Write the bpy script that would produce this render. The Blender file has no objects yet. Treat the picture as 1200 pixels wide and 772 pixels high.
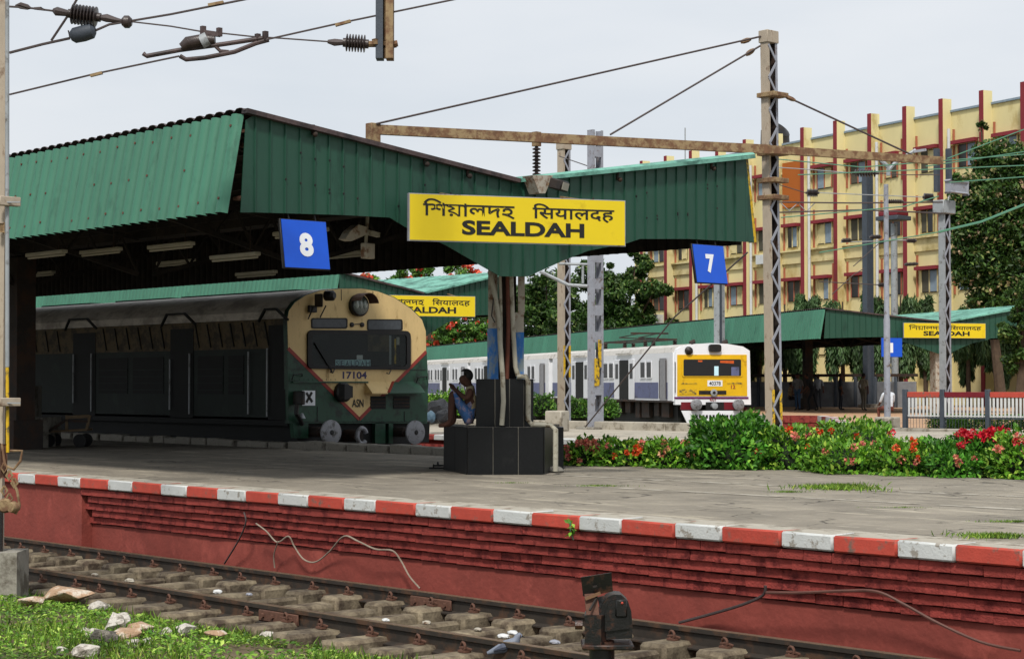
import bpy, bmesh, math, random
import numpy as np
from mathutils import Vector, Matrix, noise
R = math.radians
random.seed(7); RNG = np.random.default_rng(7)
scene = bpy.context.scene
COL = scene.collection

# ------------------------------------------------------------------ camera
FPX, TH, HCAM, HOR = 2150.0, R(42.2), 1.22, 450.0
PITCH = math.atan((HOR - 386) / FPX)
FH = Vector((-math.cos(TH), math.sin(TH), 0)); RT = Vector((math.sin(TH), math.cos(TH), 0))
FW = (FH * math.cos(PITCH) + Vector((0, 0, math.sin(PITCH)))); UP = RT.cross(FW).normalized()
CAMP = Vector((0, 0, HCAM))
cd = bpy.data.cameras.new('camera'); cam = bpy.data.objects.new('camera', cd); COL.objects.link(cam)
cd.sensor_width = 36; cd.lens = 36 * FPX / 1200; cd.clip_end = 5000; cd.clip_start = .1
m = Matrix((RT, UP, -FW)).transposed().to_4x4(); m.translation = CAMP; cam.matrix_world = m
scene.camera = cam
# ------------------------------------------------------------------ light: bright overcast day
SUN_DIR = Vector((0.50, -0.62, 1.0)).normalized()
EL = math.asin(SUN_DIR.z); AZ = math.atan2(SUN_DIR.x, SUN_DIR.y)
w = bpy.data.worlds.new("World"); scene.world = w; w.use_nodes = True
nt = w.node_tree; nt.nodes.clear()
o_ = nt.nodes.new('ShaderNodeOutputWorld'); bg = nt.nodes.new('ShaderNodeBackground')
sky = nt.nodes.new('ShaderNodeTexSky'); sky.sky_type = 'NISHITA'; sky.sun_disc = False
sky.sun_elevation = EL; sky.sun_rotation = AZ; sky.dust_density = 4; sky.air_density = 1.2
tc = nt.nodes.new('ShaderNodeTexCoord'); nz = nt.nodes.new('ShaderNodeTexNoise'); nz.inputs['Scale'].default_value = 3.0
nz.inputs['Detail'].default_value = 5
mp = nt.nodes.new('ShaderNodeMapping'); mp.inputs['Scale'].default_value = (1, 1, 4)
cr = nt.nodes.new('ShaderNodeValToRGB'); cr.color_ramp.elements[0].position = .35; cr.color_ramp.elements[1].position = .65
cr.color_ramp.elements[0].color = (6.3, 6.75, 7.3, 1); cr.color_ramp.elements[1].color = (7.3, 7.55, 7.9, 1)
mx = nt.nodes.new('ShaderNodeMixRGB'); mx.inputs[0].default_value = .9
nt.links.new(tc.outputs['Generated'], mp.inputs[0]); nt.links.new(mp.outputs[0], nz.inputs['Vector'])
nt.links.new(nz.outputs['Fac'], cr.inputs[0]); nt.links.new(sky.outputs[0], mx.inputs[1]); nt.links.new(cr.outputs[0], mx.inputs[2])
nt.links.new(mx.outputs[0], bg.inputs['Color']); bg.inputs['Strength'].default_value = .1
nt.links.new(bg.outputs[0], o_.inputs[0])
sl = bpy.data.lights.new('sun', 'SUN'); sl.energy = 3.0; sl.angle = R(8); sl.color = (1, .95, .88)
so = bpy.data.objects.new('sun', sl); COL.objects.link(so); so.rotation_euler = SUN_DIR.to_track_quat('Z', 'Y').to_euler()
vs = scene.view_settings; vs.view_transform = 'Standard'; vs.look = 'None'; vs.exposure = 0.22; vs.gamma = 1; vs.use_curve_mapping = False
scene.cycles.max_bounces = 6; scene.cycles.diffuse_bounces = 3; scene.cycles.transparent_max_bounces = 12

# ------------------------------------------------------------------ helpers
def ray(px, py): return FW + RT * ((px - 600) / FPX) + UP * ((386 - py) / FPX)
def at(px, py, X=None, Y=None, z=None, D=None, P=None, N=None):
    r = ray(px, py)
    if X is not None: k = X / r.x
    elif Y is not None: k = Y / r.y
    elif z is not None: k = (z - HCAM) / r.z
    elif D is not None: k = D / r.dot(FH)
    else: k = (Vector(P) - CAMP).dot(N) / r.dot(N)
    return CAMP + r * k
def hexc(h):
    h = h.lstrip('#'); v = [int(h[i:i + 2], 16) / 255 for i in (0, 2, 4)]
    return tuple((c / 12.92 if c <= .04045 else ((c + .055) / 1.055) ** 2.4) for c in v) + (1,)
MATS = {}
def mat(name, col, rough=.7, metal=0, var=.25, scale=6, bump=.15, bscale=None, dirt=None, damt=.4, dscale=2.0,
        stretch=(1, 1, 1), island=0, emit=0, trans=0, rnd=0, spec=.4, bdist=.01, dedge=.12):
    if name in MATS: return MATS[name]
    M = bpy.data.materials.new(name); M.use_nodes = True; n = M.node_tree.nodes; l = M.node_tree.links
    b = n['Principled BSDF']; c = hexc(col) if isinstance(col, str) else tuple(col) + (1,)
    b.inputs['Roughness'].default_value = rough; b.inputs['Metallic'].default_value = metal
    b.inputs['Specular IOR Level'].default_value = spec
    t = n.new('ShaderNodeTexCoord'); mpn = n.new('ShaderNodeMapping'); mpn.inputs['Scale'].default_value = stretch
    l.new(t.outputs['Object'], mpn.inputs[0])
    oi = n.new('ShaderNodeObjectInfo')
    if rnd:
        ad = n.new('ShaderNodeVectorMath'); ad.operation = 'MULTIPLY_ADD'; ad.inputs[0].default_value = (37, 23, 11)
        l.new(oi.outputs['Random'], ad.inputs[1]); l.new(mpn.outputs[0], ad.inputs[2]); vec = ad.outputs[0]
    else: vec = mpn.outputs[0]
    nn = n.new('ShaderNodeTexNoise'); nn.inputs['Scale'].default_value = scale; nn.inputs['Detail'].default_value = 8
    nn.inputs['Roughness'].default_value = .65; l.new(vec, nn.inputs['Vector'])
    rp = n.new('ShaderNodeMapRange'); rp.inputs['From Min'].default_value = .25; rp.inputs['From Max'].default_value = .75
    rp.inputs['To Min'].default_value = 1 - var; rp.inputs['To Max'].default_value = 1 + var
    l.new(nn.outputs['Fac'], rp.inputs['Value'])
    mul = n.new('ShaderNodeMixRGB'); mul.blend_type = 'MULTIPLY'; mul.inputs[0].default_value = 1; mul.inputs[1].default_value = c
    l.new(rp.outputs[0], mul.inputs[2]); out = mul.outputs[0]
    if dirt:
        dn = n.new('ShaderNodeTexNoise'); dn.inputs['Scale'].default_value = dscale; dn.inputs['Detail'].default_value = 10
        dn.inputs['Roughness'].default_value = .7; l.new(vec, dn.inputs['Vector'])
        dr = n.new('ShaderNodeMapRange'); dr.inputs['From Min'].default_value = .72 - damt * .5; dr.inputs['From Max'].default_value = .72 - damt * .5 + dedge
        l.new(dn.outputs['Fac'], dr.inputs['Value'])
        dm = n.new('ShaderNodeMixRGB'); l.new(dr.outputs[0], dm.inputs[0]); l.new(out, dm.inputs[1]); dm.inputs[2].default_value = hexc(dirt); out = dm.outputs[0]
    if island:
        g = n.new('ShaderNodeNewGeometry'); ir = n.new('ShaderNodeMapRange'); ir.inputs['To Min'].default_value = 1 - island; ir.inputs['To Max'].default_value = 1 + island
        l.new(g.outputs['Random Per Island'], ir.inputs['Value'])
        im = n.new('ShaderNodeMixRGB'); im.blend_type = 'MULTIPLY'; im.inputs[0].default_value = 1; l.new(out, im.inputs[1]); l.new(ir.outputs[0], im.inputs[2]); out = im.outputs[0]
    if rnd:
        ir = n.new('ShaderNodeMapRange'); ir.inputs['To Min'].default_value = 1 - rnd; ir.inputs['To Max'].default_value = 1 + rnd
        l.new(oi.outputs['Random'], ir.inputs['Value'])
        im = n.new('ShaderNodeMixRGB'); im.blend_type = 'MULTIPLY'; im.inputs[0].default_value = 1; l.new(out, im.inputs[1]); l.new(ir.outputs[0], im.inputs[2]); out = im.outputs[0]
    l.new(out, b.inputs['Base Color'])
    if bump:
        bn = n.new('ShaderNodeTexNoise'); bn.inputs['Scale'].default_value = bscale or scale * 6; bn.inputs['Detail'].default_value = 8; l.new(vec, bn.inputs['Vector'])
        bp = n.new('ShaderNodeBump'); bp.inputs['Strength'].default_value = min(1, bump * 2); bp.inputs['Distance'].default_value = bdist
        l.new(bn.outputs['Fac'], bp.inputs['Height']); l.new(bp.outputs[0], b.inputs['Normal'])
    if trans: b.inputs['Subsurface Weight'].default_value = 0
    if emit: b.inputs['Emission Color'].default_value = c; b.inputs['Emission Strength'].default_value = emit
    MATS[name] = M; return M
def leafmat(name, c1, c2, extra=None, ex=.12, tl=.3):
    if name in MATS: return MATS[name]
    M = bpy.data.materials.new(name); M.use_nodes = True; n = M.node_tree.nodes; l = M.node_tree.links
    b = n['Principled BSDF']; b.inputs['Roughness'].default_value = .5; b.inputs['Specular IOR Level'].default_value = .35
    g = n.new('ShaderNodeNewGeometry'); r = n.new('ShaderNodeValToRGB'); e = r.color_ramp.elements
    e[0].color = hexc(c1); e[1].color = hexc(c2); e[1].position = 1 - ex if extra else 1
    if extra: q = e.new(1.0); q.color = hexc(extra)
    nn = n.new('ShaderNodeTexNoise'); nn.inputs['Scale'].default_value = 1.2; t = n.new('ShaderNodeTexCoord'); l.new(t.outputs['Object'], nn.inputs['Vector'])
    l.new(g.outputs['Random Per Island'], r.inputs[0])
    rp = n.new('ShaderNodeMapRange'); rp.inputs['From Min'].default_value = .3; rp.inputs['From Max'].default_value = .7; rp.inputs['To Min'].default_value = .6; rp.inputs['To Max'].default_value = 1.4
    l.new(nn.outputs['Fac'], rp.inputs['Value'])
    mu = n.new('ShaderNodeMixRGB'); mu.blend_type = 'MULTIPLY'; mu.inputs[0].default_value = 1; l.new(r.outputs[0], mu.inputs[1]); l.new(rp.outputs[0], mu.inputs[2])
    l.new(mu.outputs[0], b.inputs['Base Color'])
    ts = n.new('ShaderNodeBsdfTranslucent'); l.new(mu.outputs[0], ts.inputs['Color']); ms = n.new('ShaderNodeMixShader'); ms.inputs[0].default_value = tl
    l.new(b.outputs[0], ms.inputs[1]); l.new(ts.outputs[0], ms.inputs[2]); l.new(ms.outputs[0], n['Material Output'].inputs[0])
    MATS[name] = M; return M
def glassmat():
    M = bpy.data.materials.new('glass'); M.use_nodes = True; n = M.node_tree.nodes; l = M.node_tree.links; n.remove(n['Principled BSDF'])
    a = n.new('ShaderNodeBsdfTransparent'); a.inputs[0].default_value = (.75, .78, .76, 1); g = n.new('ShaderNodeBsdfGlossy'); g.inputs['Roughness'].default_value = .08
    f = n.new('ShaderNodeFresnel'); f.inputs[0].default_value = 1.22; s = n.new('ShaderNodeMixShader')
    l.new(f.outputs[0], s.inputs[0]); l.new(a.outputs[0], s.inputs[1]); l.new(g.outputs[0], s.inputs[2]); l.new(s.outputs[0], n['Material Output'].inputs[0])
    return M
GLASS = glassmat()

WM = {}   # object name -> world matrix of things / parts
def Fr(loc=(0, 0, 0), rz=0, rx=0, ry=0):
    return Matrix.Translation(Vector(loc)) @ Matrix.Rotation(rz, 4, 'Z') @ Matrix.Rotation(ry, 4, 'Y') @ Matrix.Rotation(rx, 4, 'X')
I4 = Matrix.Identity(4)
def link(o, parent=None):
    COL.objects.link(o)
    if parent is not None: o.parent = parent
    return o
def tag(o, label=None, cat=None, group=None, kind=None):
    if label: o['label'] = label
    if cat: o['category'] = cat
    if group: o['group'] = group
    if kind: o['kind'] = kind
    return o
def thing(name, label, cat, loc=(0, 0, 0), rz=0, group=None, kind=None):
    o = bpy.data.objects.new(name, None); link(o); o.location = loc; o.rotation_euler = (0, 0, rz); o.empty_display_size = .2
    WM[o.name] = Fr(loc, rz); return tag(o, label, cat, group, kind)
def setting(name, loc=(0, 0, 0)):
    return thing(name, None, None, loc, 0, None, 'structure')
class MB:
    def __init__(s, fr=I4): s.v = []; s.f = []; s.m = []; s.fr = fr
    def add(s, vs, fs, fr=None, mi=0):
        M_ = s.fr @ fr if fr is not None else s.fr; k = len(s.v)
        s.v += [M_ @ Vector(p) for p in vs]; s.f += [tuple(i + k for i in f) for f in fs]; s.m += [mi] * len(fs); return s
    def box(s, a, b, fr=None, mi=0):
        x0, y0, z0 = a; x1, y1, z1 = b
        return s.add([(x0, y0, z0), (x1, y0, z0), (x1, y1, z0), (x0, y1, z0), (x0, y0, z1), (x1, y0, z1), (x1, y1, z1), (x0, y1, z1)],
                     [(0, 3, 2, 1), (4, 5, 6, 7), (0, 1, 5, 4), (1, 2, 6, 5), (2, 3, 7, 6), (3, 0, 4, 7)], fr, mi)
    def cb(s, c, sz, fr=None, mi=0): return s.box([c[i] - sz[i] / 2 for i in range(3)], [c[i] + sz[i] / 2 for i in range(3)], fr, mi)
    def bev(s, a, b, bv=.01, fr=None, jit=0, mi=0):
        bm = bmesh.new(); bmesh.ops.create_cube(bm, size=1)
        for v in bm.verts: v.co = Vector([a[i] + (v.co[i] + .5) * (b[i] - a[i]) + (random.uniform(-jit, jit) if jit else 0) for i in range(3)])
        bmesh.ops.bevel(bm, geom=bm.edges[:], offset=bv, segments=1, affect='EDGES')
        bm.verts.index_update(); s.add([v.co.copy() for v in bm.verts], [[v.index for v in f.verts] for f in bm.faces], fr, mi); bm.free(); return s
    def bar(s, p, q, w_=.05, h=None, mi=0, up=(0, 0, 1), fr=None):
        p = Vector(p); q = Vector(q); d = (q - p); L = d.length; d.normalize(); h = h or w_
        u = Vector(up)
        if abs(d.dot(u)) > .99: u = Vector((1, 0, 0))
        sx = d.cross(u).normalized() * (w_ / 2); sz = sx.cross(d).normalized() * (h / 2)
        vs_ = [p - sx - sz, p + sx - sz, p + sx + sz, p - sx + sz, q - sx - sz, q + sx - sz, q + sx + sz, q - sx + sz]
        return s.add(vs_, [(0, 1, 2, 3), (7, 6, 5, 4), (0, 4, 5, 1), (1, 5, 6, 2), (2, 6, 7, 3), (3, 7, 4, 0)], fr, mi)
    def tube(s, pts, r=.02, n=8, mi=0, fr=None, cap=True):
        pts = [Vector(p) for p in pts]; rs = r if isinstance(r, (list, tuple)) else [r] * len(pts); V = []; F = []
        prev = None
        for i, p in enumerate(pts):
            d = (pts[min(i + 1, len(pts) - 1)] - pts[max(i - 1, 0)]).normalized()
            if prev is None:
                a = d.orthogonal().normalized()
            else:
                a = (prev - d * prev.dot(d))
                a = a.normalized() if a.length > 1e-5 else d.orthogonal().normalized()
            prev = a; b = d.cross(a)
            V += [p + (a * math.cos(2 * math.pi * k / n) + b * math.sin(2 * math.pi * k / n)) * rs[i] for k in range(n)]
        for i in range(len(pts) - 1):
            for k in range(n):
                k2 = (k + 1) % n; F.append((i * n + k, i * n + k2, (i + 1) * n + k2, (i + 1) * n + k))
        if cap: F.append(tuple(range(n - 1, -1, -1))); F.append(tuple((len(pts) - 1) * n + k for k in range(n)))
        return s.add(V, F, fr, mi)
    def lathe(s, prof, p=(0, 0, 0), axis=(0, 0, 1), n=16, mi=0, fr=None):
        ax = Vector(axis).normalized(); p = Vector(p); a = ax.orthogonal().normalized(); b = ax.cross(a); V = []; F = []
        for (r_, h) in prof: V += [p + ax * h + (a * math.cos(2 * math.pi * k / n) + b * math.sin(2 * math.pi * k / n)) * r_ for k in range(n)]
        for i in range(len(prof) - 1):
            for k in range(n): k2 = (k + 1) % n; F.append((i * n + k, i * n + k2, (i + 1) * n + k2, (i + 1) * n + k))
        F.append(tuple(range(n - 1, -1, -1))); F.append(tuple((len(prof) - 1) * n + k for k in range(n)))
        return s.add(V, F, fr, mi)
    def slab(s, poly, ext, mi=0, fr=None):
        poly = [Vector(p) for p in poly]; ext = Vector(ext); n = len(poly); V = poly + [p + ext for p in poly]
        F = [tuple(range(n - 1, -1, -1)), tuple(range(n, 2 * n))] + [(i, (i + 1) % n, n + (i + 1) % n, n + i) for i in range(n)]
        return s.add(V, F, fr, mi)
    def quad(s, a, b, c, d, mi=0): return s.add([a, b, c, d], [(0, 1, 2, 3)], None, mi)
    def sph(s, c, r, n=12, sc=(1, 1, 1), mi=0, fr=None):
        bm = bmesh.new(); bmesh.ops.create_uvsphere(bm, u_segments=n, v_segments=max(6, n // 2 + 2), radius=1); bm.verts.index_update()
        c = Vector(c); s.add([c + Vector((v.co.x * r * sc[0], v.co.y * r * sc[1], v.co.z * r * sc[2])) for v in bm.verts], [[v.index for v in f.verts] for f in bm.faces], fr, mi); bm.free(); return s
    def mesh(s, name, inv=I4):
        me = bpy.data.meshes.new(name); me.from_pydata([inv @ p for p in s.v], [], s.f)
        bm = bmesh.new(); bm.from_mesh(me); bmesh.ops.recalc_face_normals(bm, faces=bm.faces); bm.to_mesh(me); bm.free()
        me.shade_smooth(); me.set_sharp_from_angle(angle=R(38)); return me
    def build(s, name, mats, parent=None, label=None):
        P_ = WM[parent.name] if parent is not None else I4
        me = s.mesh(name, P_.inverted()); mats = mats if isinstance(mats, (list, tuple)) else [mats]
        for q in mats: me.materials.append(q)
        if len(mats) > 1: me.polygons.foreach_set('material_index', s.m)
        o = bpy.data.objects.new(name, me); link(o, parent); WM[o.name] = P_.copy()
        if label: o['label'] = label
        return o
    def solo(s, name, mats, label, cat, group=None, kind=None):
        c = Vector((sum(p.x for p in s.v), sum(p.y for p in s.v), 0)) / len(s.v); c.z = min(p.z for p in s.v)
        M_ = Matrix.Translation(c); me = s.mesh(name, M_.inverted()); mats = mats if isinstance(mats, (list, tuple)) else [mats]
        for q in mats: me.materials.append(q)
        if len(mats) > 1: me.polygons.foreach_set('material_index', s.m)
        o = bpy.data.objects.new(name, me); link(o); o.location = c; WM[o.name] = M_
        return tag(o, label, cat, group, kind)
def inst(name, me, parent, loc, rot=(0, 0, 0), sc=(1, 1, 1)):
    """a part sharing a mesh; loc/rot in the parent thing's own frame"""
    o = bpy.data.objects.new(name, me); link(o, parent); o.location = loc; o.rotation_euler = rot; o.scale = sc; return o
def copy_tree(o, parent=None):
    c = o.copy(); link(c, parent)
    for ch in o.children: copy_tree(ch, c)
    return c
def relabel(o, loc, rz, label): o.location = loc; o.rotation_euler = (0, 0, rz); o['label'] = label; return o

# flat lettering fitted into a rectangle: origin (lower left), vectors right and up (full size)
def text_geo(body, bold=0.0):
    cu = bpy.data.curves.new('t', 'FONT'); cu.body = body; cu.offset = bold; cu.resolution_u = 4
    ob = bpy.data.objects.new('t', cu); COL.objects.link(ob); bpy.context.view_layer.update()
    ev = ob.evaluated_get(bpy.context.evaluated_depsgraph_get()); me = ev.to_mesh()
    v = [p.co.copy() for p in me.vertices]; f = [tuple(q.vertices) for q in me.polygons]
    ev.to_mesh_clear(); bpy.data.objects.remove(ob); bpy.data.curves.remove(cu); return v, f
def text(name, body, o, r, u, material, parent, bold=0.0, depth=.004, build=True, mb=None):
    v, f = text_geo(body, bold)
    if not v: print('NO GLYPHS', body.encode('unicode_escape')); return None
    x0 = min(p.x for p in v); x1 = max(p.x for p in v); y0 = min(p.y for p in v); y1 = max(p.y for p in v)
    o = Vector(o); r = Vector(r); u = Vector(u); nrm = r.cross(u).normalized() * depth
    vv = [o + r * ((p.x - x0) / (x1 - x0)) + u * ((p.y - y0) / (y1 - y0)) + nrm for p in v]
    b = mb or MB(); b.add(vv, f)
    return b.build(name, material, parent) if build and mb is None else b

# leaves ------------------------------------------------------------
def leaf_mesh(name, C, Dr, N, L, W, parent=None, material=None):
    """C centres, Dr leaf directions, N normals, L lengths, W widths (numpy) -> object of small folded leaves"""
    n = len(C); Dr = Dr / (np.linalg.norm(Dr, axis=1, keepdims=True) + 1e-9)
    S = np.cross(Dr, N); S /= (np.linalg.norm(S, axis=1, keepdims=True) + 1e-9); U = np.cross(S, Dr)
    L = L.reshape(-1, 1); W = W.reshape(-1, 1)
    base = C - Dr * L * .5; tip = C + Dr * L * .5 - U * L * .12; a = C + S * W * .5 + U * W * .15; b = C - S * W * .5 + U * W * .15
    V = np.stack([base, a, tip, b], 1).reshape(-1, 3)
    me = bpy.data.meshes.new(name); me.vertices.add(4 * n); me.vertices.foreach_set('co', V.astype(np.float32).ravel())
    idx = np.arange(4 * n).reshape(n, 4); T = np.stack([idx[:, [0, 1, 2]], idx[:, [0, 2, 3]]], 1).reshape(-1)
    me.loops.add(len(T)); me.loops.foreach_set('vertex_index', T.astype(np.int32))
    me.polygons.add(2 * n); me.polygons.foreach_set('loop_start', np.arange(0, 6 * n, 3, dtype=np.int32)); me.polygons.foreach_set('loop_total', np.full(2 * n, 3, np.int32))
    me.update(calc_edges=True); me.validate(); me.materials.append(material)
    o = bpy.data.objects.new(name, me); link(o, parent); WM[o.name] = I4; return o
def rdir(n): v = RNG.normal(size=(n, 3)); return v / np.linalg.norm(v, axis=1, keepdims=True)
def rock_mesh(name, r, n=16, flat=.7, seed=0):
    rg = random.Random(seed); bm = bmesh.new()
    for i in range(n):
        v = Vector((rg.gauss(0, 1), rg.gauss(0, 1), rg.gauss(0, 1))).normalized() * rg.uniform(.75, 1.1) * r; bm.verts.new((v.x, v.y, v.z * flat))
    res = bmesh.ops.convex_hull(bm, input=bm.verts[:]); 
    for v in [v for v in bm.verts if not v.link_faces]: bm.verts.remove(v)
    bmesh.ops.bevel(bm, geom=bm.edges[:], offset=r * .045, segments=1, affect='EDGES', clamp_overlap=True)
    for v in bm.verts:
        if Vector((v.co.x, v.co.y, v.co.z / flat)).length > r * 1.12: v.co *= r * 1.1 / Vector((v.co.x, v.co.y, v.co.z / flat)).length
    me = bpy.data.meshes.new(name); bm.to_mesh(me); bm.free(); return me
# ------------------------------------------------------------------ materials
m_green = mat('gable_green', '#1f4738', .5, var=.12, scale=3, bump=.05, dirt='#123629', damt=.35, dscale=3, stretch=(1, 1, .35), rnd=.06)
m_sheet = mat('sheet_green', '#3a705b', .55, var=.1, scale=2.5, bump=.06, dirt='#2f5f4d', damt=.35, dscale=4, stretch=(1.2, 1.2, .5), rnd=.11)
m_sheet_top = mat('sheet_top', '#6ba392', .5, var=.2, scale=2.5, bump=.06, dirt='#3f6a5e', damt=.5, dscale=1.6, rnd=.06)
m_roofu = mat('roof_underside_shaded', '#2a241e', .85, var=.35, scale=3, bump=.1, dirt='#171310', damt=.6)  # grimy brown, near black to carry the shade under the canopy
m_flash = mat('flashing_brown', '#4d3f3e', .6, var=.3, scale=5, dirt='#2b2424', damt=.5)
m_steeld = mat('soot_shade_steel', '#2b2521', .8, var=.4, scale=5, dirt='#3d2a1e', damt=.5)
m_rust = mat('rusty_steel', '#6b4e38', .8, var=.35, scale=9, bump=.2, dirt='#8f7a5a', damt=.55, dscale=5, bdist=.004)
m_mast = mat('mast_paint', '#a39786', .65, var=.2, scale=6, bump=.1, dirt='#6a5340', damt=.35, dscale=6, stretch=(1, 1, .5), bdist=.003)
m_silver = mat('silver_paint', '#93989b', .5, metal=.1, var=.15, scale=6, bump=.06, dirt='#5c5a55', damt=.35, dscale=5, bdist=.003)
m_lilac = mat('grey_paint', '#8d9099', .5, var=.15, scale=6, bump=.06, dirt='#5b4a40', damt=.35, dscale=5, bdist=.003)
m_darkgrey = mat('dark_grey_paint', '#3f464f', .6, var=.2, scale=6)
m_yellowp = mat('yellow_band', '#c9a318', .6, var=.25, scale=20, dirt='#3a3a34', damt=.45, dscale=9)
m_black = mat('black_paint', '#141414', .5, var=.3, scale=9, dirt='#2a211b', damt=.45)
m_rubber = mat('rubber', '#101010', .6)
m_conc = mat('concrete', '#8b877d', .9, var=.25, scale=5, bump=.3, dirt='#5c564c', damt=.5, dscale=3)
m_concl = mat('light_concrete', '#a39d90', .9, var=.2, scale=4, bump=.3, dirt='#6c6456', damt=.45, dscale=3)
m_kerbw = mat('kerb_white', '#b9bcba', .75, var=.08, scale=8, bump=.25, dirt='#8b867d', damt=.33, dscale=9, rnd=.05, bdist=.008, dedge=.05)
m_kerbr = mat('kerb_red', '#ae4436', .75, var=.15, scale=8, bump=.3, dirt='#6e5a50', damt=.34, dscale=9, rnd=.06, bdist=.006)
m_brick = mat('painted_brick', '#8a3730', .85, var=.25, scale=9, bump=.4, dirt='#5a1816', damt=.45, dscale=5, rnd=.07, bdist=.012)
m_plaster = mat('painted_plaster', '#7f3a31', .85, var=.22, scale=3, bump=.3, dirt='#95483e', damt=.35, dscale=2.2, bdist=.012)
m_rail = mat('rail_steel', '#2c2620', .7, var=.35, scale=9, bump=.2, dirt='#4b3525', damt=.45, dscale=5, bdist=.003)
m_railtop = mat('rail_head', '#94806a', .3, metal=.7, var=.2, scale=12, stretch=(.2, 6, 1))
m_sleeper = mat('sleeper_concrete', '#887c66', .9, var=.25, scale=6, bump=.4, dirt='#40352a', damt=.72, dscale=4, rnd=.2, dedge=.25)
m_clip = mat('rusty_clip', '#5a3d30', .8, var=.4, scale=30)
m_dirt = mat('track_dirt', '#4a3e31', .95, var=.5, scale=6, bump=.6, dirt='#2c241c', damt=.6, dscale=4, bdist=.03)
m_earth = mat('earth', '#6a5c46', .95, var=.4, scale=3, bump=.5, dirt='#4e5630', damt=.5, dscale=1.5, bdist=.03)
m_stone = mat('ballast_stone', '#7d7263', .9, var=.2, scale=9, island=.45)
m_rock = mat('rock', '#a38f7c', .9, var=.35, scale=7, bump=.5, dirt='#d0cbc2', damt=.6, dscale=9, rnd=.12, bdist=.02)
m_granite = mat('black_granite', '#0f1112', .42, var=.5, scale=40, bump=.03, dirt='#1b1c1c', damt=.3, dscale=3, rnd=.1, spec=.25)
m_grout = mat('grout', '#77756c', .9)
m_wood = mat('weathered_wood', '#6b5a44', .85, var=.3, scale=8)
m_white = mat('white_paint', '#c7c9c8', .6, var=.1, scale=6, dirt='#8f8c86', damt=.3)
m_signy = mat('sign_yellow', '#d6bd12', .45, var=.05, scale=2, bump=.0, dirt='#b79c10', damt=.25)
m_signk = mat('sign_black', '#151512', .5, var=0, bump=0)
m_signedge = mat('sign_edge', '#7c4a20', .6, bump=0)
m_blue = mat('sign_blue', '#0a4fc4', .45, var=.05, bump=0)
m_signw = mat('sign_white', '#dfe2e6', .5, var=.03, bump=0)
m_wire = mat('wire', '#463c3b', .6, var=.2)
m_gwire = mat('green_wire', '#4f8068', .6, var=.1)
m_insul = mat('insulator', '#3b3230', .35, var=.3, scale=15)
m_tube = mat('tube_light', '#a8a596', .5, var=.1, bump=0)
m_pipe = mat('pipe_pvc', '#9a9788', .55, var=.2, scale=5, dirt='#5a4c38', damt=.4, dscale=6)
m_piped = mat('pipe_rust', '#5b2f20', .7, var=.4, scale=9)
m_colb = mat('column_blue', '#2b6fb8', .6, var=.3, scale=6, dirt='#7d8a8c', damt=.5, dscale=6, stretch=(1, 1, .5))
m_colw = mat('column_white', '#a8a294', .7, var=.2, scale=6, dirt='#6a4a30', damt=.45, dscale=6)

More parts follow.
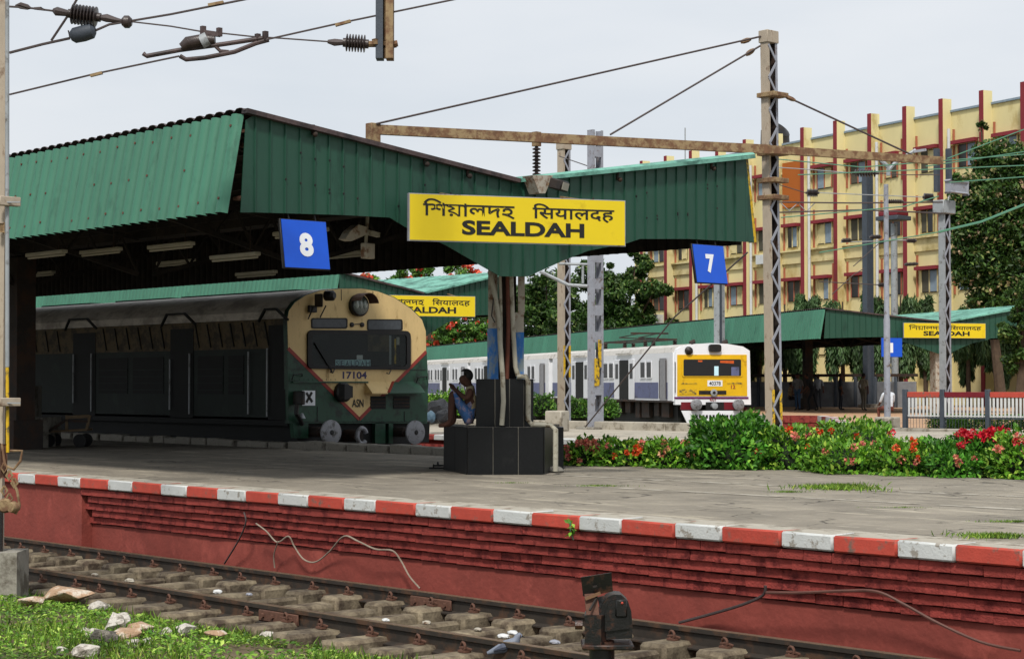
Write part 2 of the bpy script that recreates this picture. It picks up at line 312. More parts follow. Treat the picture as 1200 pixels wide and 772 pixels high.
# platform paving with joints, cracks and long smears
def paving(name, base, seed=0, dark=.72):
    M = bpy.data.materials.new(name); M.use_nodes = True; n = M.node_tree.nodes; l = M.node_tree.links; b = n['Principled BSDF']; b.inputs['Roughness'].default_value = .88
    t = n.new('ShaderNodeTexCoord')
    def nz(sc, st, det=8, ro=.6):
        mp_ = n.new('ShaderNodeMapping'); mp_.inputs['Scale'].default_value = st; mp_.inputs['Location'].default_value = (seed, seed * 2, 0); l.new(t.outputs['Object'], mp_.inputs[0])
        q = n.new('ShaderNodeTexNoise'); q.inputs['Scale'].default_value = sc; q.inputs['Detail'].default_value = det; q.inputs['Roughness'].default_value = ro; l.new(mp_.outputs[0], q.inputs['Vector']); return q.outputs['Fac']
    def mr(src, a, c_, d, e):
        q = n.new('ShaderNodeMapRange'); q.inputs['From Min'].default_value = a; q.inputs['From Max'].default_value = c_; q.inputs['To Min'].default_value = d; q.inputs['To Max'].default_value = e; l.new(src, q.inputs['Value']); return q.outputs[0]
    def mix(f, a, c_, mode='MIX'):
        q = n.new('ShaderNodeMixRGB'); q.blend_type = mode
        for i, s_ in ((0, f), (1, a), (2, c_)):
            if isinstance(s_, (int, float)): q.inputs[i].default_value = s_
            elif isinstance(s_, tuple): q.inputs[i].default_value = s_
            else: l.new(s_, q.inputs[i])
        return q.outputs[0]
    c = mix(1, hexc(base), mr(nz(1.1, (1, 1, 1)), .3, .7, dark, 1.3), 'MULTIPLY')
    c = mix(mr(nz(26, (1, 1, 1), 3), .55, .75, 0, .45), c, hexc('#4a463f'))
    c = mix(mr(nz(1.0, (.35, 2.2, 1), 9, .75), .54, .62, 0, .7), c, hexc('#b0a794')); c = mix(mr(nz(4.0, (.5, 1.8, 1), 9, .75), .58, .66, 0, .6), c, hexc('#b8b0a0'))
    c = mix(mr(nz(1.6, (.5, 1.8, 1), 9, .75), .6, .66, 0, .75), c, hexc('#5a5247'))
    dv = n.new('ShaderNodeVectorMath'); dv.operation = 'MULTIPLY_ADD'; dn = n.new('ShaderNodeTexNoise'); dn.inputs['Scale'].default_value = 1.3; dn.inputs['Detail'].default_value = 6
    l.new(t.outputs['Object'], dn.inputs['Vector']); l.new(dn.outputs['Color'], dv.inputs[0]); dv.inputs[1].default_value = (1.1, 1.1, 0); l.new(t.outputs['Object'], dv.inputs[2])
    vo = n.new('ShaderNodeTexVoronoi'); vo.feature = 'DISTANCE_TO_EDGE'; vo.inputs['Scale'].default_value = .8; l.new(dv.outputs[0], vo.inputs['Vector'])
    crack = mr(vo.outputs['Distance'], 0.0, .018, 1, 0); gate = mr(nz(.6, (1, 1, 1), 2), .46, .54, 0, .8)
    ck = n.new('ShaderNodeMath'); ck.operation = 'MULTIPLY'; l.new(crack, ck.inputs[0]); l.new(gate, ck.inputs[1])
    c = mix(ck.outputs[0], c, hexc('#2b261f')); l.new(c, b.inputs['Base Color'])
    h = n.new('ShaderNodeMath'); h.operation = 'SUBTRACT'; l.new(nz(9, (1, 1, 1)), h.inputs[0]); l.new(ck.outputs[0], h.inputs[1])
    bp = n.new('ShaderNodeBump'); bp.inputs['Strength'].default_value = .7; bp.inputs['Distance'].default_value = .03; l.new(h.outputs[0], bp.inputs['Height']); l.new(bp.outputs[0], b.inputs['Normal'])
    MATS[name] = M; return M
m_pave = paving('platform_paving', '#7f786b'); m_pave2 = paving('platform_paving_far', '#9d9688', 5, .85)
m_pave3 = paving('platform_paving_tan', '#a88463', 9, .85)

RZ = -.747; GZ = -1.0
# ------------------------------------------------------------------ ground
g = setting('ground'); MB().box((-900, -60, GZ - .5), (700, 1300, GZ - .14)).build('ground_sheet', m_earth, g); 
# ------------------------------------------------------------------ near track
YN, YF = 9.45, 11.13; YC = (YN + YF) / 2
tr = setting('railway_track', (-14, YC, GZ))
MB().box((-60, 4, GZ - .13), (2, 12.1, GZ - .10)).build('track_bed', m_dirt, tr)
def rail_at(yc, x0, x1, parent, zt=RZ, fr=I4):
    pr = [(-.068, -.172), (.068, -.172), (.068, -.160), (.012, -.140), (.009, -.05), (.034, -.038), (.034, -.004), (-.034, -.004), (-.034, -.038), (-.009, -.05), (-.012, -.140), (-.068, -.160)]
    b = MB(fr).slab([(x0, yc + y, zt + z) for y, z in pr], (x1 - x0, 0, 0)); b.box((x0, yc - .031, zt - .0045), (x1, yc + .031, zt), mi=1)
    return b.build('rail', [m_rail, m_railtop], parent)
rail_at(YN, -60, 2, tr); rail_at(YF, -60, 2, tr)
sb = MB(); z0 = GZ + .0; 
def sleeper_mesh(seed):
    rg = random.Random(seed); b = MB()
    for s_ in (-1, 1):
        b.bev((-.14, s_ * .50 if s_ > 0 else -1.37, -.13), (.14, 1.37 if s_ > 0 else -.50, .085 + rg.uniform(-.004, .004)), .03, jit=.008)
    b.bev((-.11, -.51, -.13), (.11, .51, .035), .03, jit=.012)
    me = b.mesh('sleeper'); me.materials.append(m_sleeper); return me
sm_ = [sleeper_mesh(i) for i in range(4)]
cb_ = MB(); cb_.tube([(.034 * math.cos(a_), .02 * math.sin(a_ * .5), .035 + .034 * math.sin(a_)) for a_ in [k_ * .7 for k_ in range(9)]], .011, 6); cb_.tube([(-.05, -.03, .01), (-.02, .02, .03), (.05, .0, .02)], .011, 6); cb_.box((-.045, -.03, -.01), (.045, .03, .008))
clipm = cb_.mesh('clip'); clipm.materials.append(m_clip)
for i in range(42):
    x = -28.2 + i * .62 + random.uniform(-.03, .03)
    o = inst('sleeper', sm_[i % 4], tr, (x + 14, random.uniform(-.03, .03), .05), (0, 0, random.uniform(-.03, .03)))
    for ry in (-.84, .84):
        for sd in (-1, 1):
            c = inst('clip', clipm, o, (random.uniform(-.02, .02), ry + sd * .085, .1), (0, 0, 0 if sd > 0 else math.pi))
fb = MB(); 
for (x, yy) in ((at(330, 716, Y=YN).x, YN), (at(508, 700, Y=YF).x, YF)):
    f_ = MB(); f_.bev((x - .3, yy - .045, RZ - .145), (x + .3, yy - .02, RZ - .045), .008)
    for k in range(4): f_.lathe([(.022, 0), (.022, .02)], (x - .22 + k * .147, yy - .045, RZ - .095), (0, -1, 0), 6)
    f_.build('fishplate', m_clip, tr)
# ballast stones between the sleepers
def stones(n, gen, name, material, parent=None):
    base = [np.array([v.co[:] for v in rock_mesh('tmp', 1, 8, .7, s).vertices]) for s in range(1)]
    V = []; F = []
    proto = []
    for s_ in range(5):
        bm = bmesh.new(); rg = random.Random(s_)
        for i in range(8): v = Vector((rg.gauss(0, 1), rg.gauss(0, 1), rg.gauss(0, 1))).normalized(); bm.verts.new(v)
        bmesh.ops.convex_hull(bm, input=bm.verts[:]); bm.verts.ensure_lookup_table(); bm.verts.index_update()
        proto.append(([v.co.copy() for v in bm.verts], [[v.index for v in f.verts] for f in bm.faces])); bm.free()
    b = MB()
    for i in range(n):
        p, r_ = gen(); v, f = proto[i % 5]; q = Fr(p, random.uniform(0, 6.28)) @ Matrix.Diagonal((r_, r_ * random.uniform(.6, 1), r_ * random.uniform(.5, .8), 1))
        b.add(v, f, q)
    me = bpy.data.meshes.new(name); me.from_pydata([tuple(p) for p in b.v], [], b.f); me.materials.append(material)
    o = bpy.data.objects.new(name, me); link(o, parent); return o
st = stones(6500, lambda: ((random.uniform(-27, -3), random.choice([random.uniform(8.35, 11.95), random.uniform(8.3, 9.0)]), GZ - .08), random.uniform(.018, .05)), 'ballast', m_stone); st['kind'] = 'stuff'

# ------------------------------------------------------------------ near platform (8/7)
YE = 11.87; pf = setting('platform', (-18, YE, 0))
MB().box((-90, YE + .32, -.12), (6, 20.25, 0)).build('paving', m_pave, pf)
MB().box((-90, YE + .32, GZ - .05), (6, 20.3, -.121)).build('platform_core', m_earth, pf)
xl = at(95, 600, Y=YE + .05).x     # left of this the wall is a plastered pier
MB().box((-90, YE + .06, GZ - .15), (xl, YE + .319, -.135)).build('wall_pier', m_plaster, pf)
MB().box((xl, YE + .30, GZ - .05), (6, YE + .319, -.14)).build('wall_plaster_back', m_plaster, pf)
zc = -.60
wb = MB()
N_ = 90
for i in range(N_):   # slightly wavy lower plaster wall
    x0 = xl + (6 - xl) * i / N_; x1 = xl + (6 - xl) * (i + 1) / N_
    wv = lambda x: noise.noise(Vector((x * 1.3, 2, 0))) * .018
    A = (x0, YE + .215 + wv(x0), GZ - .15); B = (x1, YE + .215 + wv(x1), GZ - .15); C_ = (x1, YE + .215 + wv(x1), zc); D_ = (x0, YE + .215 + wv(x0), zc)
    wb.add([A, B, C_, D_, (x0, YE + .3, zc), (x1, YE + .3, zc)], [(0, 1, 2, 3), (3, 2, 5, 4)])
wb.build('wall_plaster', m_plaster, pf)
# five corbelled courses of thin painted bricks
bm_v = []
for s_ in range(6):
    b = MB(); b.bev((-.143, -.13, -.040), (.143, .13, .043), .004, jit=.004); me = b.mesh('brick'); me.materials.append(m_brick); bm_v.append(me)
cz = -.135; CH = .092
for c_ in range(5):
    zz = cz - CH * (c_ + .5); x = xl + .13 + (.14 if c_ % 2 else 0); off = YE + .04 + .036 * c_ + .13
    while x < -3.2:
        L_ = random.uniform(1.0, 1.03) if random.random() > .1 else .965; wob = noise.noise(Vector((x * .8, c_ * 3.1, 0))) * .014 + random.uniform(-.002, .002)
        if True:
            inst('brick', random.choice(bm_v), pf, (x + 18, off - YE + wob, zz + noise.noise(Vector((x * .7, c_ * 1.7, 5))) * .008), (0, random.uniform(-.006, .006), random.uniform(-.006, .006)), (L_, 1, 1))
        x += .284
# kerb stones from the painted joints measured along the edge
js = [20, 40, 67, 93, 126, 154, 188, 218, 254, 287, 325, 360, 402, 439, 486, 527, 577, 622, 678, 727, 790, 845, 914, 975, 1050, 1118, 1197]
xs = [at(j, 553.6 + .0747 * j, Y=YE).x for j in js]
xs = [xs[0] - .62 * k for k in range(60, 0, -1)] + xs; xs += [xs[-1] + .66 * k for k in range(1, 14)]
i0 = 60
for i in range(len(xs) - 1):
    redk = ((i - i0) % 2 == 1)
    x0, x1 = xs[i] + .001, xs[i + 1] - .001; w2 = (x1 - x0) / 2
    b = MB(); hz = -.125 - random.uniform(0, .008); b.bev((-w2, 0, hz), (w2, .318, .006 + random.uniform(-.004, .004)), .016, jit=.004)
    me = b.mesh('kerb_stone'); me.materials.append(m_kerbr if redk else m_kerbw)
    me.materials.append(m_concl)
    o = inst('kerb_stone', me, pf, ((x0 + x1) / 2 + 18, random.uniform(-.004, .004), 0))
    if abs(i - i0) < 40: o['label'] = 'red painted kerb stone' if redk else 'white painted kerb stone'
    for p in me.polygons:
        if p.normal.z > .9: p.material_index = 1
MB().box((-90, YE + .319, -.02), (6, YE + .50, .004)).build('edge_strip', m_concl, pf)
# far edge coping blocks, visible below the green train
x = -42.0
while x < -20.5:
    L_ = random.uniform(.42, .7); b = MB(); b.bev((-L_ / 2, 0, -.3), (L_ / 2 - .04, .3, .13 + random.uniform(-.02, .02)), .02, jit=.015); me = b.mesh('coping_block'); me.materials.append(m_conc)
    inst('coping_block', me, pf, (x + 18, 20.28 - YE, 0)); x += L_
MB().box((-90, 20.25, GZ), (-42.1, 20.58, 0)).build('coping', m_conc, pf); MB().box((-20.4, 20.25, GZ), (6, 20.58, -.001)).build('coping', m_conc, pf)
# thin concrete strips let into the paving
for (a_, b_) in (((640, 556), (1010, 574)), ((655, 568), (1200, 597)), ((1010, 574), (1200, 582))):
    p = at(*a_, z=0); q = at(*b_, z=0); d = (q - p); nseg = 26; bb = MB(); nn_ = Vector((-d.y, d.x, 0)).normalized()
    for k in range(nseg):
        if random.random() < .16: continue
        s0 = p + d * (k / nseg); s1 = p + d * ((k + 1) / nseg); w_ = random.uniform(.05, .1)
        bb.add([s0 - nn_ * w_, s1 - nn_ * w_, s1 + nn_ * w_, s0 + nn_ * w_], [(0, 1, 2, 3)]);
    bb.v = [Vector((v.x, v.y, .004)) for v in bb.v]; bb.build('concrete_strip', m_concl, pf)

# ------------------------------------------------------------------ second platform (behind the green train), ledge, third platform
p2 = setting('far_platform', (-30, 28.5, 0)); Y2 = 28.4
A = at(500, 499, z=0); B = at(600, 500.5, z=0); C_ = at(880, 507, z=0); D_ = at(1030, 505, z=0); E_ = at(1400, 509, z=0)
poly = [(-120, Y2, 0), (30, Y2, 0), (30, E_.y, 0), tuple(E_), tuple(D_), tuple(C_), tuple(B), tuple(A), (-120, A.y + 12, 0)]
MB().slab([(p[0], p[1] + (0.3 if p[1] == Y2 else 0), -.9) for p in poly], (0, 0, .9)).build('paving', m_pave2, p2)
MB().box((-120, Y2 + .02, GZ), (30, Y2 + .299, -.13)).build('edge_wall', m_brick, p2)
for k, zz in enumerate((-.22, -.42)): MB().box((-120, Y2 - .06 + .03 * k, zz - .08), (30, Y2 + .02, zz)).build('wall_course', m_brick, p2)
x = -75.0; k = 0
while x < 6:
    b = MB(); b.bev((-.35, -.08, -.13), (.345, .3, .008), .02, jit=.004); me = b.mesh('kerb_stone'); me.materials.append((m_brick, m_kerbw)[k % 2]); inst('kerb_stone', me, p2, (x + 30, -.1, 0)); x += .7; k += 1
def ledge(a_, b_, w_, z0, z1, name, material, parent):
    d = (b_ - a_); d.z = 0; L_ = d.length; ang = math.atan2(d.y, d.x); n_ = max(1, int(L_ / 2.4))
    for k in range(n_):
        b = MB(Fr((a_.x, a_.y, 0), ang)); b.bev((L_ * k / n_ + .01, 0, z0), (L_ * (k + 1) / n_ - .01, w_, z1), .02, jit=.006); b.build(name, material, parent)
ld = setting('low_ledge', tuple(B)); ledge(B, C_, .45, -.9, .21, 'ledge_block', m_concl, ld); ledge(at(470, 497.5, z=0), B, .45, -.9, .2, 'ledge_block', m_concl, ld)
p3 = setting('end_platform', tuple(at(960, 488, z=0)))
pts3 = [(872, 487.2), (900, 488), (960, 488.5), (975, 491), (988, 498), (1028, 500), (1062, 502.5), (1500, 503)]
q3 = [at(x, y, z=.0) for x, y in pts3]; q3 = [Vector((p.x, p.y, .03)) for p in q3]
far = [Vector((q3[-1].x - 60 + 40, q3[-1].y + 160, .03)), Vector((q3[0].x - 110, q3[0].y + 130, .03))]
MB().slab([p + Vector((0, 0, -.8)) for p in q3 + far], (0, 0, .8)).build('paving', m_pave3, p3)
kk = 0
for i in range(0, 5):
    a_, b_ = q3[i], q3[i + 1]; d = b_ - a_; L_ = d.length; n_ = max(1, round(L_ / 1.35))
    for k in range(n_):
        s0 = a_ + d * (k / n_); s1 = a_ + d * ((k + 1) / n_); u = (s1 - s0).normalized(); sd = Vector((u.y, -u.x, 0)) * .07
        if sd.dot(Vector((s0.x, s0.y, 0))) > 0: sd = -sd
        b = MB(); b.slab([s0 + sd + Vector((0, 0, -.24)), s1 + sd + Vector((0, 0, -.24)), s1 - sd * 4 + Vector((0, 0, -.24)), s0 - sd * 4 + Vector((0, 0, -.24))], (0, 0, .26)); b.build('kerb_stone', (m_kerbw, m_brick)[kk % 2], p3); kk += 1
        sw = sd * .6; MB().slab([s0 + sw + Vector((0, 0, -.8)), s1 + sw + Vector((0, 0, -.8)), s1 - sw + Vector((0, 0, -.8)), s0 - sw + Vector((0, 0, -.8))], (0, 0, .555)).build('kerb_wall', m_brick, p3)

# ------------------------------------------------------------------ canopies
XG = -17.9
tp = [at(290, 131, X=XG), at(605, 214, X=XG), at(872, 186, X=XG)]
bt = [(282, 249), (300, 249), (400, 252), (457, 255), (475, 266), (522, 287), (567, 313), (587, 324), (619, 324), (661, 305), (689, 294), (735, 285), (750, 280), (807, 280), (884, 284)]
bt = [at(x, y, X=XG) for x, y in bt]
YV = tp[1].y; YL = tp[0].y; YR = tp[2].y
TOP = [(p.y - YV, p.z) for p in tp]; BOT = [(p.y - YV, p.z) for p in bt]
def interp(P, y):
    if y <= P[0][0]: return P[0][1]
    for (a, b), (c, d) in zip(P, P[1:]):
        if a <= y <= c: return b + (d - b) * (y - a) / (c - a)
    return P[-1][1]
def corr_sheet(name, W_, L_, pitch, amp, material, dark=1):
    """corrugated sheet: x across (W_), z down from 0 to -L_, corrugation in y"""
    nx = int(round(W_ / pitch)); xs_ = []; 
    for k in range(nx):
        x0 = k * pitch
        xs_ += [(x0 + pitch * t, amp * a_) for t, a_ in ((0, 0), (.1, .45), (.22, .9), (.5, 1), (.72, .85), (.88, .4))]
    xs_.append((nx * pitch, 0)); V = []; F = []
    for (x, y) in xs_: V += [(x, y, 0), (x, y, -L_), (x, y + .006, 0), (x, y + .006, -L_)]
    for i in range(len(xs_) - 1):
        a = i * 4; b = a + 4; F += [(a, a + 1, b + 1, b), (a + 2, b + 2, b + 3, a + 3), (a + 1, a + 3, b + 3, b + 1), (a, b, b + 2, a + 2)]
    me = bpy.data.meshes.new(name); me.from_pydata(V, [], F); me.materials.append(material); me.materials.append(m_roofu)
    for p_ in me.polygons: p_.material_index = 1 if p_.index % 4 == dark else 0  # one face takes the soffit tone, shade put into the sheet colour
    me.shade_smooth(); me.set_sharp_from_angle(angle=R(50)); return me
def canopy(label, loc, rz, length, sc=(1, 0), first_col=0, bay=4.43, cols=True, cstep=3, roof_len=None, detail=True, side='left', group=None):
    """butterfly roof; gable faces local +x, local y runs to the right of the gable, sc = (width scale, height offset)"""
    t = thing('platform_canopy', label, 'canopy', loc, rz, group); f = Fr(loc, rz); ws, dz = sc
    wl, wr = ws if isinstance(ws, tuple) else (ws, ws); ws = wl; TP = [(y * (wl if y < 0 else wr), z + dz) for y, z in TOP]; BT = [(y * (wl if y < 0 else wr), z + dz) for y, z in BOT]
    gx = .5   # gable plane sits 0.5 m before the column
    y = BT[0][0]; st_ = .2135 * max(1, ws)
    while y < BT[-1][0] - .02:
        y1 = min(y + st_, BT[-1][0]); ys = [y] + [p[0] for p in BT if y + .01 < p[0] < y1 - .01] + [y1 - .004]
        ytop0 = max(y, TP[0][0] - .07)
        poly = [(gx, q, interp(BT, q) + (0.0)) for q in ys] + [(gx, min(y1 - .004, YR_ := TP[-1][0] + .12), min(interp(TP, y1), 9)), (gx, ytop0, interp(TP, ytop0))]
        if y < TP[0][0] - .07: poly[-1] = (gx, TP[0][0] - .02, TP[0][1] - .1)
        if y1 > TP[-1][0] + .12: poly[-2] = (gx, TP[-1][0] + .05, TP[-1][1] - .03)
        b = MB(f); b.slab(poly, (-.012, 0, 0)); zt = interp(TP, y1) - .02; zb = interp(BT, y1 - .01)
        if y1 < TP[-1][0] and y1 > TP[0][0]: b.slab([(gx, y1 - .03, zb), (gx + .022, y1 - .024, zb), (gx + .022, y1 - .012, zb), (gx, y1 - .006, zb)], (0, 0, zt - zb))
        b.build('fascia_panel', m_green, t); y = y1
    if detail:
        # screws and roof edge flashings
        b = MB(f)
        for k in range(46):
            yy = TP[0][0] + .1 + (TP[-1][0] - TP[0][0] - .2) * random.random(); yy = BT[0][0] + (round((yy - BT[0][0]) / st_)) * st_ - .018; z_ = interp(TP, yy) - random.choice([.35, .7]) + random.uniform(-.03, .03)
            if z_ > interp(BT, yy) + .05: b.lathe([(.016, 0), (.012, .012)], (gx + .02, yy, z_), (1, 0, 0), 6)
        b.build('screws', m_black, t)['kind'] = 'stuff'
    b = MB(f); b.bar((gx + .03, TP[0][0] - .06, TP[0][1] - .0), (gx + .03, TP[1][0], TP[1][1] + .02), .12, .055); b.build('roof_edge', m_flash, t)
    b = MB(f); b.bar((gx + .04, TP[1][0] + .05, TP[1][1] + .03), (gx + .04, TP[2][0] + .12, TP[2][1] + .03), .16, .05); b.build('roof_edge', m_sheet_top, t)
    b = MB(f); b.bar((gx - .05, TP[2][0] + .06, TP[2][1]), (gx - .05, BT[-1][0] + .02, BT[-1][1]), .08, .09); b.build('edge_angle', m_yellowp if detail else m_flash, t)
    # side valance sheets, flaring outward, both long sides
    pit = .215; SW = pit * 5; zE = BT[0][1] - .02; hang = math.hypot(TP[0][1] - zE - .04, .22)
    ms = corr_sheet('valance_sheet', SW, hang, pit, .085, m_sheet, 0); tilt = math.atan2(.22, TP[0][1] - zE - .04)
    nn_ = int(length / SW)
    for k in range(nn_):
        o = inst('valance_sheet', ms, t, (gx - .02 - k * SW, TP[0][0] - .03, TP[0][1] - .04), (tilt * -1, 0, math.pi))
        o.rotation_euler = Matrix((Vector((-1, 0, 0)), Vector((0, -math.cos(tilt), math.sin(tilt))), Vector((0, math.sin(tilt), math.cos(tilt))))).transposed().to_euler()
    if detail:
        b = MB(f)
        for k in range(int(nn_ * 2.5)):
            for fr_ in (.12, .5, .86):
                if random.random() < .25: continue
                xx = gx - .02 - (k * 2 + .5) * pit; zz = TP[0][1] - .04 - hang * math.cos(tilt) * fr_ + random.uniform(-.02, .02); yy = TP[0][0] - .03 - hang * math.sin(tilt) * fr_ - .088; b.lathe([(.018, 0), (.018, .012)], (xx, yy, zz), (0, -1, .2), 6)
        b.build('screws', m_clip, t)['kind'] = 'stuff'
    ms2 = corr_sheet('valance_sheet', SW, TP[2][1] - BT[-1][1], pit, .06, m_sheet)
    for k in range(nn_): inst('valance_sheet', ms2, t, (gx - .15 - k * SW, TP[2][0] + .1, TP[2][1] - .04), (0, 0, math.pi))
    # roof sheets
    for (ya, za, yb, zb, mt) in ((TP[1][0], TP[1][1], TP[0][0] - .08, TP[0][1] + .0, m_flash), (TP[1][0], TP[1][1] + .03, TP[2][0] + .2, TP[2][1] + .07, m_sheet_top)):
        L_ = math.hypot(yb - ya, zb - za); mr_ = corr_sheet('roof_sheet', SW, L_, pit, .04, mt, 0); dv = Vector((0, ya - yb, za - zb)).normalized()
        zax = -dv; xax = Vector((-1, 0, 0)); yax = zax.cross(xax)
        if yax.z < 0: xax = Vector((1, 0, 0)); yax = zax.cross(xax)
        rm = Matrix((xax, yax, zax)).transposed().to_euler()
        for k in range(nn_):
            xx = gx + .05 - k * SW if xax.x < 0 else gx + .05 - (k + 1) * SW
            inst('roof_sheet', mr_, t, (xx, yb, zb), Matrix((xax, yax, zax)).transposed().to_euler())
    # purlins, trusses, columns
    for s_, (yt, zt) in ((-1, TP[0]), (1, TP[2])):
        for k in range(6):
            u = (k + .5) / 6; yy = TP[1][0] + (yt - TP[1][0]) * u; zz = TP[1][1] + (zt - TP[1][1]) * u - .09
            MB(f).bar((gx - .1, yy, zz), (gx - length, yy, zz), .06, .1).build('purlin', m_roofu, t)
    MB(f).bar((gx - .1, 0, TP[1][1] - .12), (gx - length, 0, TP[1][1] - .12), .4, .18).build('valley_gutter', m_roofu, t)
    x = 0.0; k = 0
    while x > -length + 1:
        b = MB(f)
        for s_, (yt, zt) in ((-1, TP[0]), (1, TP[2])):
            zc_ = TP[1][1] - .9; P0 = Vector((x, s_ * .15, zc_ + .1)); P1 = Vector((x, yt - s_ * .1, zt - .32)); T0 = Vector((x, s_ * .15, TP[1][1] - .2)); T1 = Vector((x, yt - s_ * .1, zt - .16))
            b.bar(P0, P1, .07); b.bar(T0, T1, .07)
            for j in range(6): b.bar(P0.lerp(P1, j / 6), T0.lerp(T1, (j + .5) / 6), .035); b.bar(T0.lerp(T1, (j + .5) / 6), P0.lerp(P1, (j + 1) / 6), .035)
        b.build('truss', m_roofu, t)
        if cols and k > 0 and k % cstep == 0:
            b = MB(f); b.box((x - .19, -.19, 0), (x + .19, .19, TP[1][1] - .3)); b.box((x - .3, -.3, 0), (x + .3, .3, .55)); b.build('column', m_steeld, t)
        x -= bay; k += 1
    return t, f, TP, BT
can1, f1, TP1, BT1 = canopy('large green corrugated butterfly roof canopy over the near platform, behind the blue 8', (XG - .5, YV, 0), 0, 44)
# ragged gable end: small angle stubs in the gap between valance and gable
b = MB(); 
for (px, py) in ((291, 153), (288, 170), (281, 232)):
    p = at(px, py, X=XG - .1); b = MB(); b.bev((p.x - .12, p.y - .02, p.z - .02), (p.x + .05, p.y + .1, p.z + .02), .004); b.build('bracket', m_clip, can1)
for (px, py) in ((366, 158), (497, 193), (547, 207), (723, 211), (833, 198)):   # small lamps under the roof edge
    p = at(px, py, X=XG); b = MB(); b.sph(p + Vector((.06, 0, 0)), .035, 8); b.bar(p, p + Vector((.02, 0, .12)), .03); b.build('bracket', m_steeld, can1)

# second canopy on far platform
pc2 = at(495, 345, D=54); c2, f2, TP2, BT2 = canopy('green corrugated canopy over the middle platform, partly hidden by the green train', (pc2.x - .5, pc2.y, 0), 0, 60, (.70, pc2.z - TOP[1][1] + .02), detail=False)
# third canopy: runs along the suburban train
VP2 = (FH + RT * ((50 - 600) / FPX)).normalized(); RZ3 = math.atan2(-VP2.y, -VP2.x); R2 = Vector((-math.sin(RZ3), math.cos(RZ3), 0))
pc3 = at(1108, 378, D=74); gb = pc3 + VP2 * .5
c3, f3, TP3, BT3 = canopy('long green canopy of the end platform with a black and yellow name board, right', (gb.x, gb.y, 0), RZ3, 110, ((1.22, .86), pc3.z - TOP[1][1]), detail=False)
b = MB(f3); b.box((-.25, -.32, 0), (.25, .32, 3.2)); b.build('column', m_colw, c3)
# ------------------------------------------------------------------ black granite plinth and pillar under the front of the canopy
def ngon(cx, cy, pts): return [(cx + x, cy + y) for x, y in pts]
pcx, pcy = XG - .5, YV
PL = thing('pillar_plinth', 'two-step plinth clad in black granite slabs under the canopy pillar', 'plinth', (pcx, pcy, 0))
def stepslab(pts, z0, z1, parent, nsub, bevz=.02):
    cx = sum(p.x for p in pts) / len(pts); cy = sum(p.y for p in pts) / len(pts)
    MB().slab([(cx + (p.x - cx) * .985, cy + (p.y - cy) * .985, z0) for p in pts], (0, 0, z1 - z0 - .012)).build('core', m_grout, parent)
    MB().slab([(cx + (p.x - cx) * .955, cy + (p.y - cy) * .955, z1 - .011) for p in pts], (0, 0, .011)).build('ledge', m_conc, parent)
    for i in range(len(pts)):
        a, b_ = pts[i], pts[(i + 1) % len(pts)]; d = b_ - a; L_ = d.length; u = d / L_; nrm = Vector((u.y, -u.x, 0))
        if nrm.dot(Vector(((a.x + b_.x) / 2 - cx, (a.y + b_.y) / 2 - cy, 0))) < 0: nrm = -nrm
        n_ = nsub[i]
        for k in range(n_):
            p = a + u * (L_ * k / n_ + .006); q = a + u * (L_ * (k + 1) / n_ - .006)
            MB().slab([Vector((p.x, p.y, z0)), Vector((q.x, q.y, z0)), Vector((q.x, q.y, z1)), Vector((p.x, p.y, z1))], nrm * .014).build('granite_slab', m_granite, parent)
g0 = lambda px, py=556: (lambda p: Vector((p.x, p.y, 0)))(at(px, py, z=0))
a = g0(521, 550); b_ = g0(548, 556); c_ = g0(637, 556); d_ = g0(648, 551); e_ = Vector((c_.x - .2, c_.y + 1.75, 0)); 
# chamfered block: front is the line b-c (faces the camera), others by depth
fwd = Vector((FH.x, FH.y, 0)); rt = Vector((RT.x, RT.y, 0))
base = [a, b_, c_, d_, d_ + fwd * .75 + rt * .1, c_ + fwd * 1.25 + rt * .02, b_ + fwd * 1.3, a + fwd * .85]
PLC = sum(base, Vector()) / 8
stepslab(base, 0, .64, PL, [2, 3, 1, 2, 1, 3, 1, 2])
pz = .64; A1 = at(558, 500, D=PLC.length - .42); s1 = (A1.dot(FH)) / FPX
o1 = lambda px, dd: Vector((0, 0, 0)) + fwd * (24.95 + dd) + rt * ((px - 600) / FPX * (24.95 + dd))
up_ = [o1(559, .1), o1(580, 0), o1(614, 0), o1(624, .12), o1(624, .65), o1(614, .75), o1(580, .75), o1(559, .6)]
for p in up_: p.z = 0
stepslab(up_, .64, 1.29, PL, [1, 2, 1, 1, 1, 2, 1, 1])
# right-hand low step sticking out behind the down pipe
q0 = d_ + fwd * .35; MB().slab([Vector((q0.x, q0.y, 0)), Vector((q0.x, q0.y, 0)) + rt * .16, Vector((q0.x, q0.y, 0)) + rt * .16 + fwd * .5, Vector((q0.x, q0.y, 0)) + fwd * .5], (0, 0, .6)).build('granite_slab', m_granite, PL)
CX = o1(592, .38); CX.z = 0
PI_ = thing('canopy_pillar', 'blue and white painted steel pillar with many pipes on black granite plinth', 'pillar', (CX.x, CX.y, 1.28), 0)
def colbox(px0, px1, dd, dp, z0, z1, mt, name='steel_section'):
    p = o1(px0, dd); q = o1(px1, dd); MB().slab([Vector((p.x, p.y, z0)), Vector((q.x, q.y, z0)), Vector((q.x, q.y, z0)) + fwd * dp, Vector((p.x, p.y, z0)) + fwd * dp], (0, 0, z1 - z0)).build(name, mt, PI_)
zt_ = 3.35
colbox(571, 584, .1, .45, 1.285, 1.98, m_colb); colbox(572, 583, .1, .45, 1.981, zt_, m_colw)
colbox(605, 614, .15, .4, 1.285, 1.93, m_colb); colbox(601, 614, .15, .4, 1.931, 2.2, m_colw); colbox(607, 615, .15, .4, 2.201, zt_, m_colw)
colbox(584, 605, .35, .1, 1.285, zt_ - .02, m_steeld)
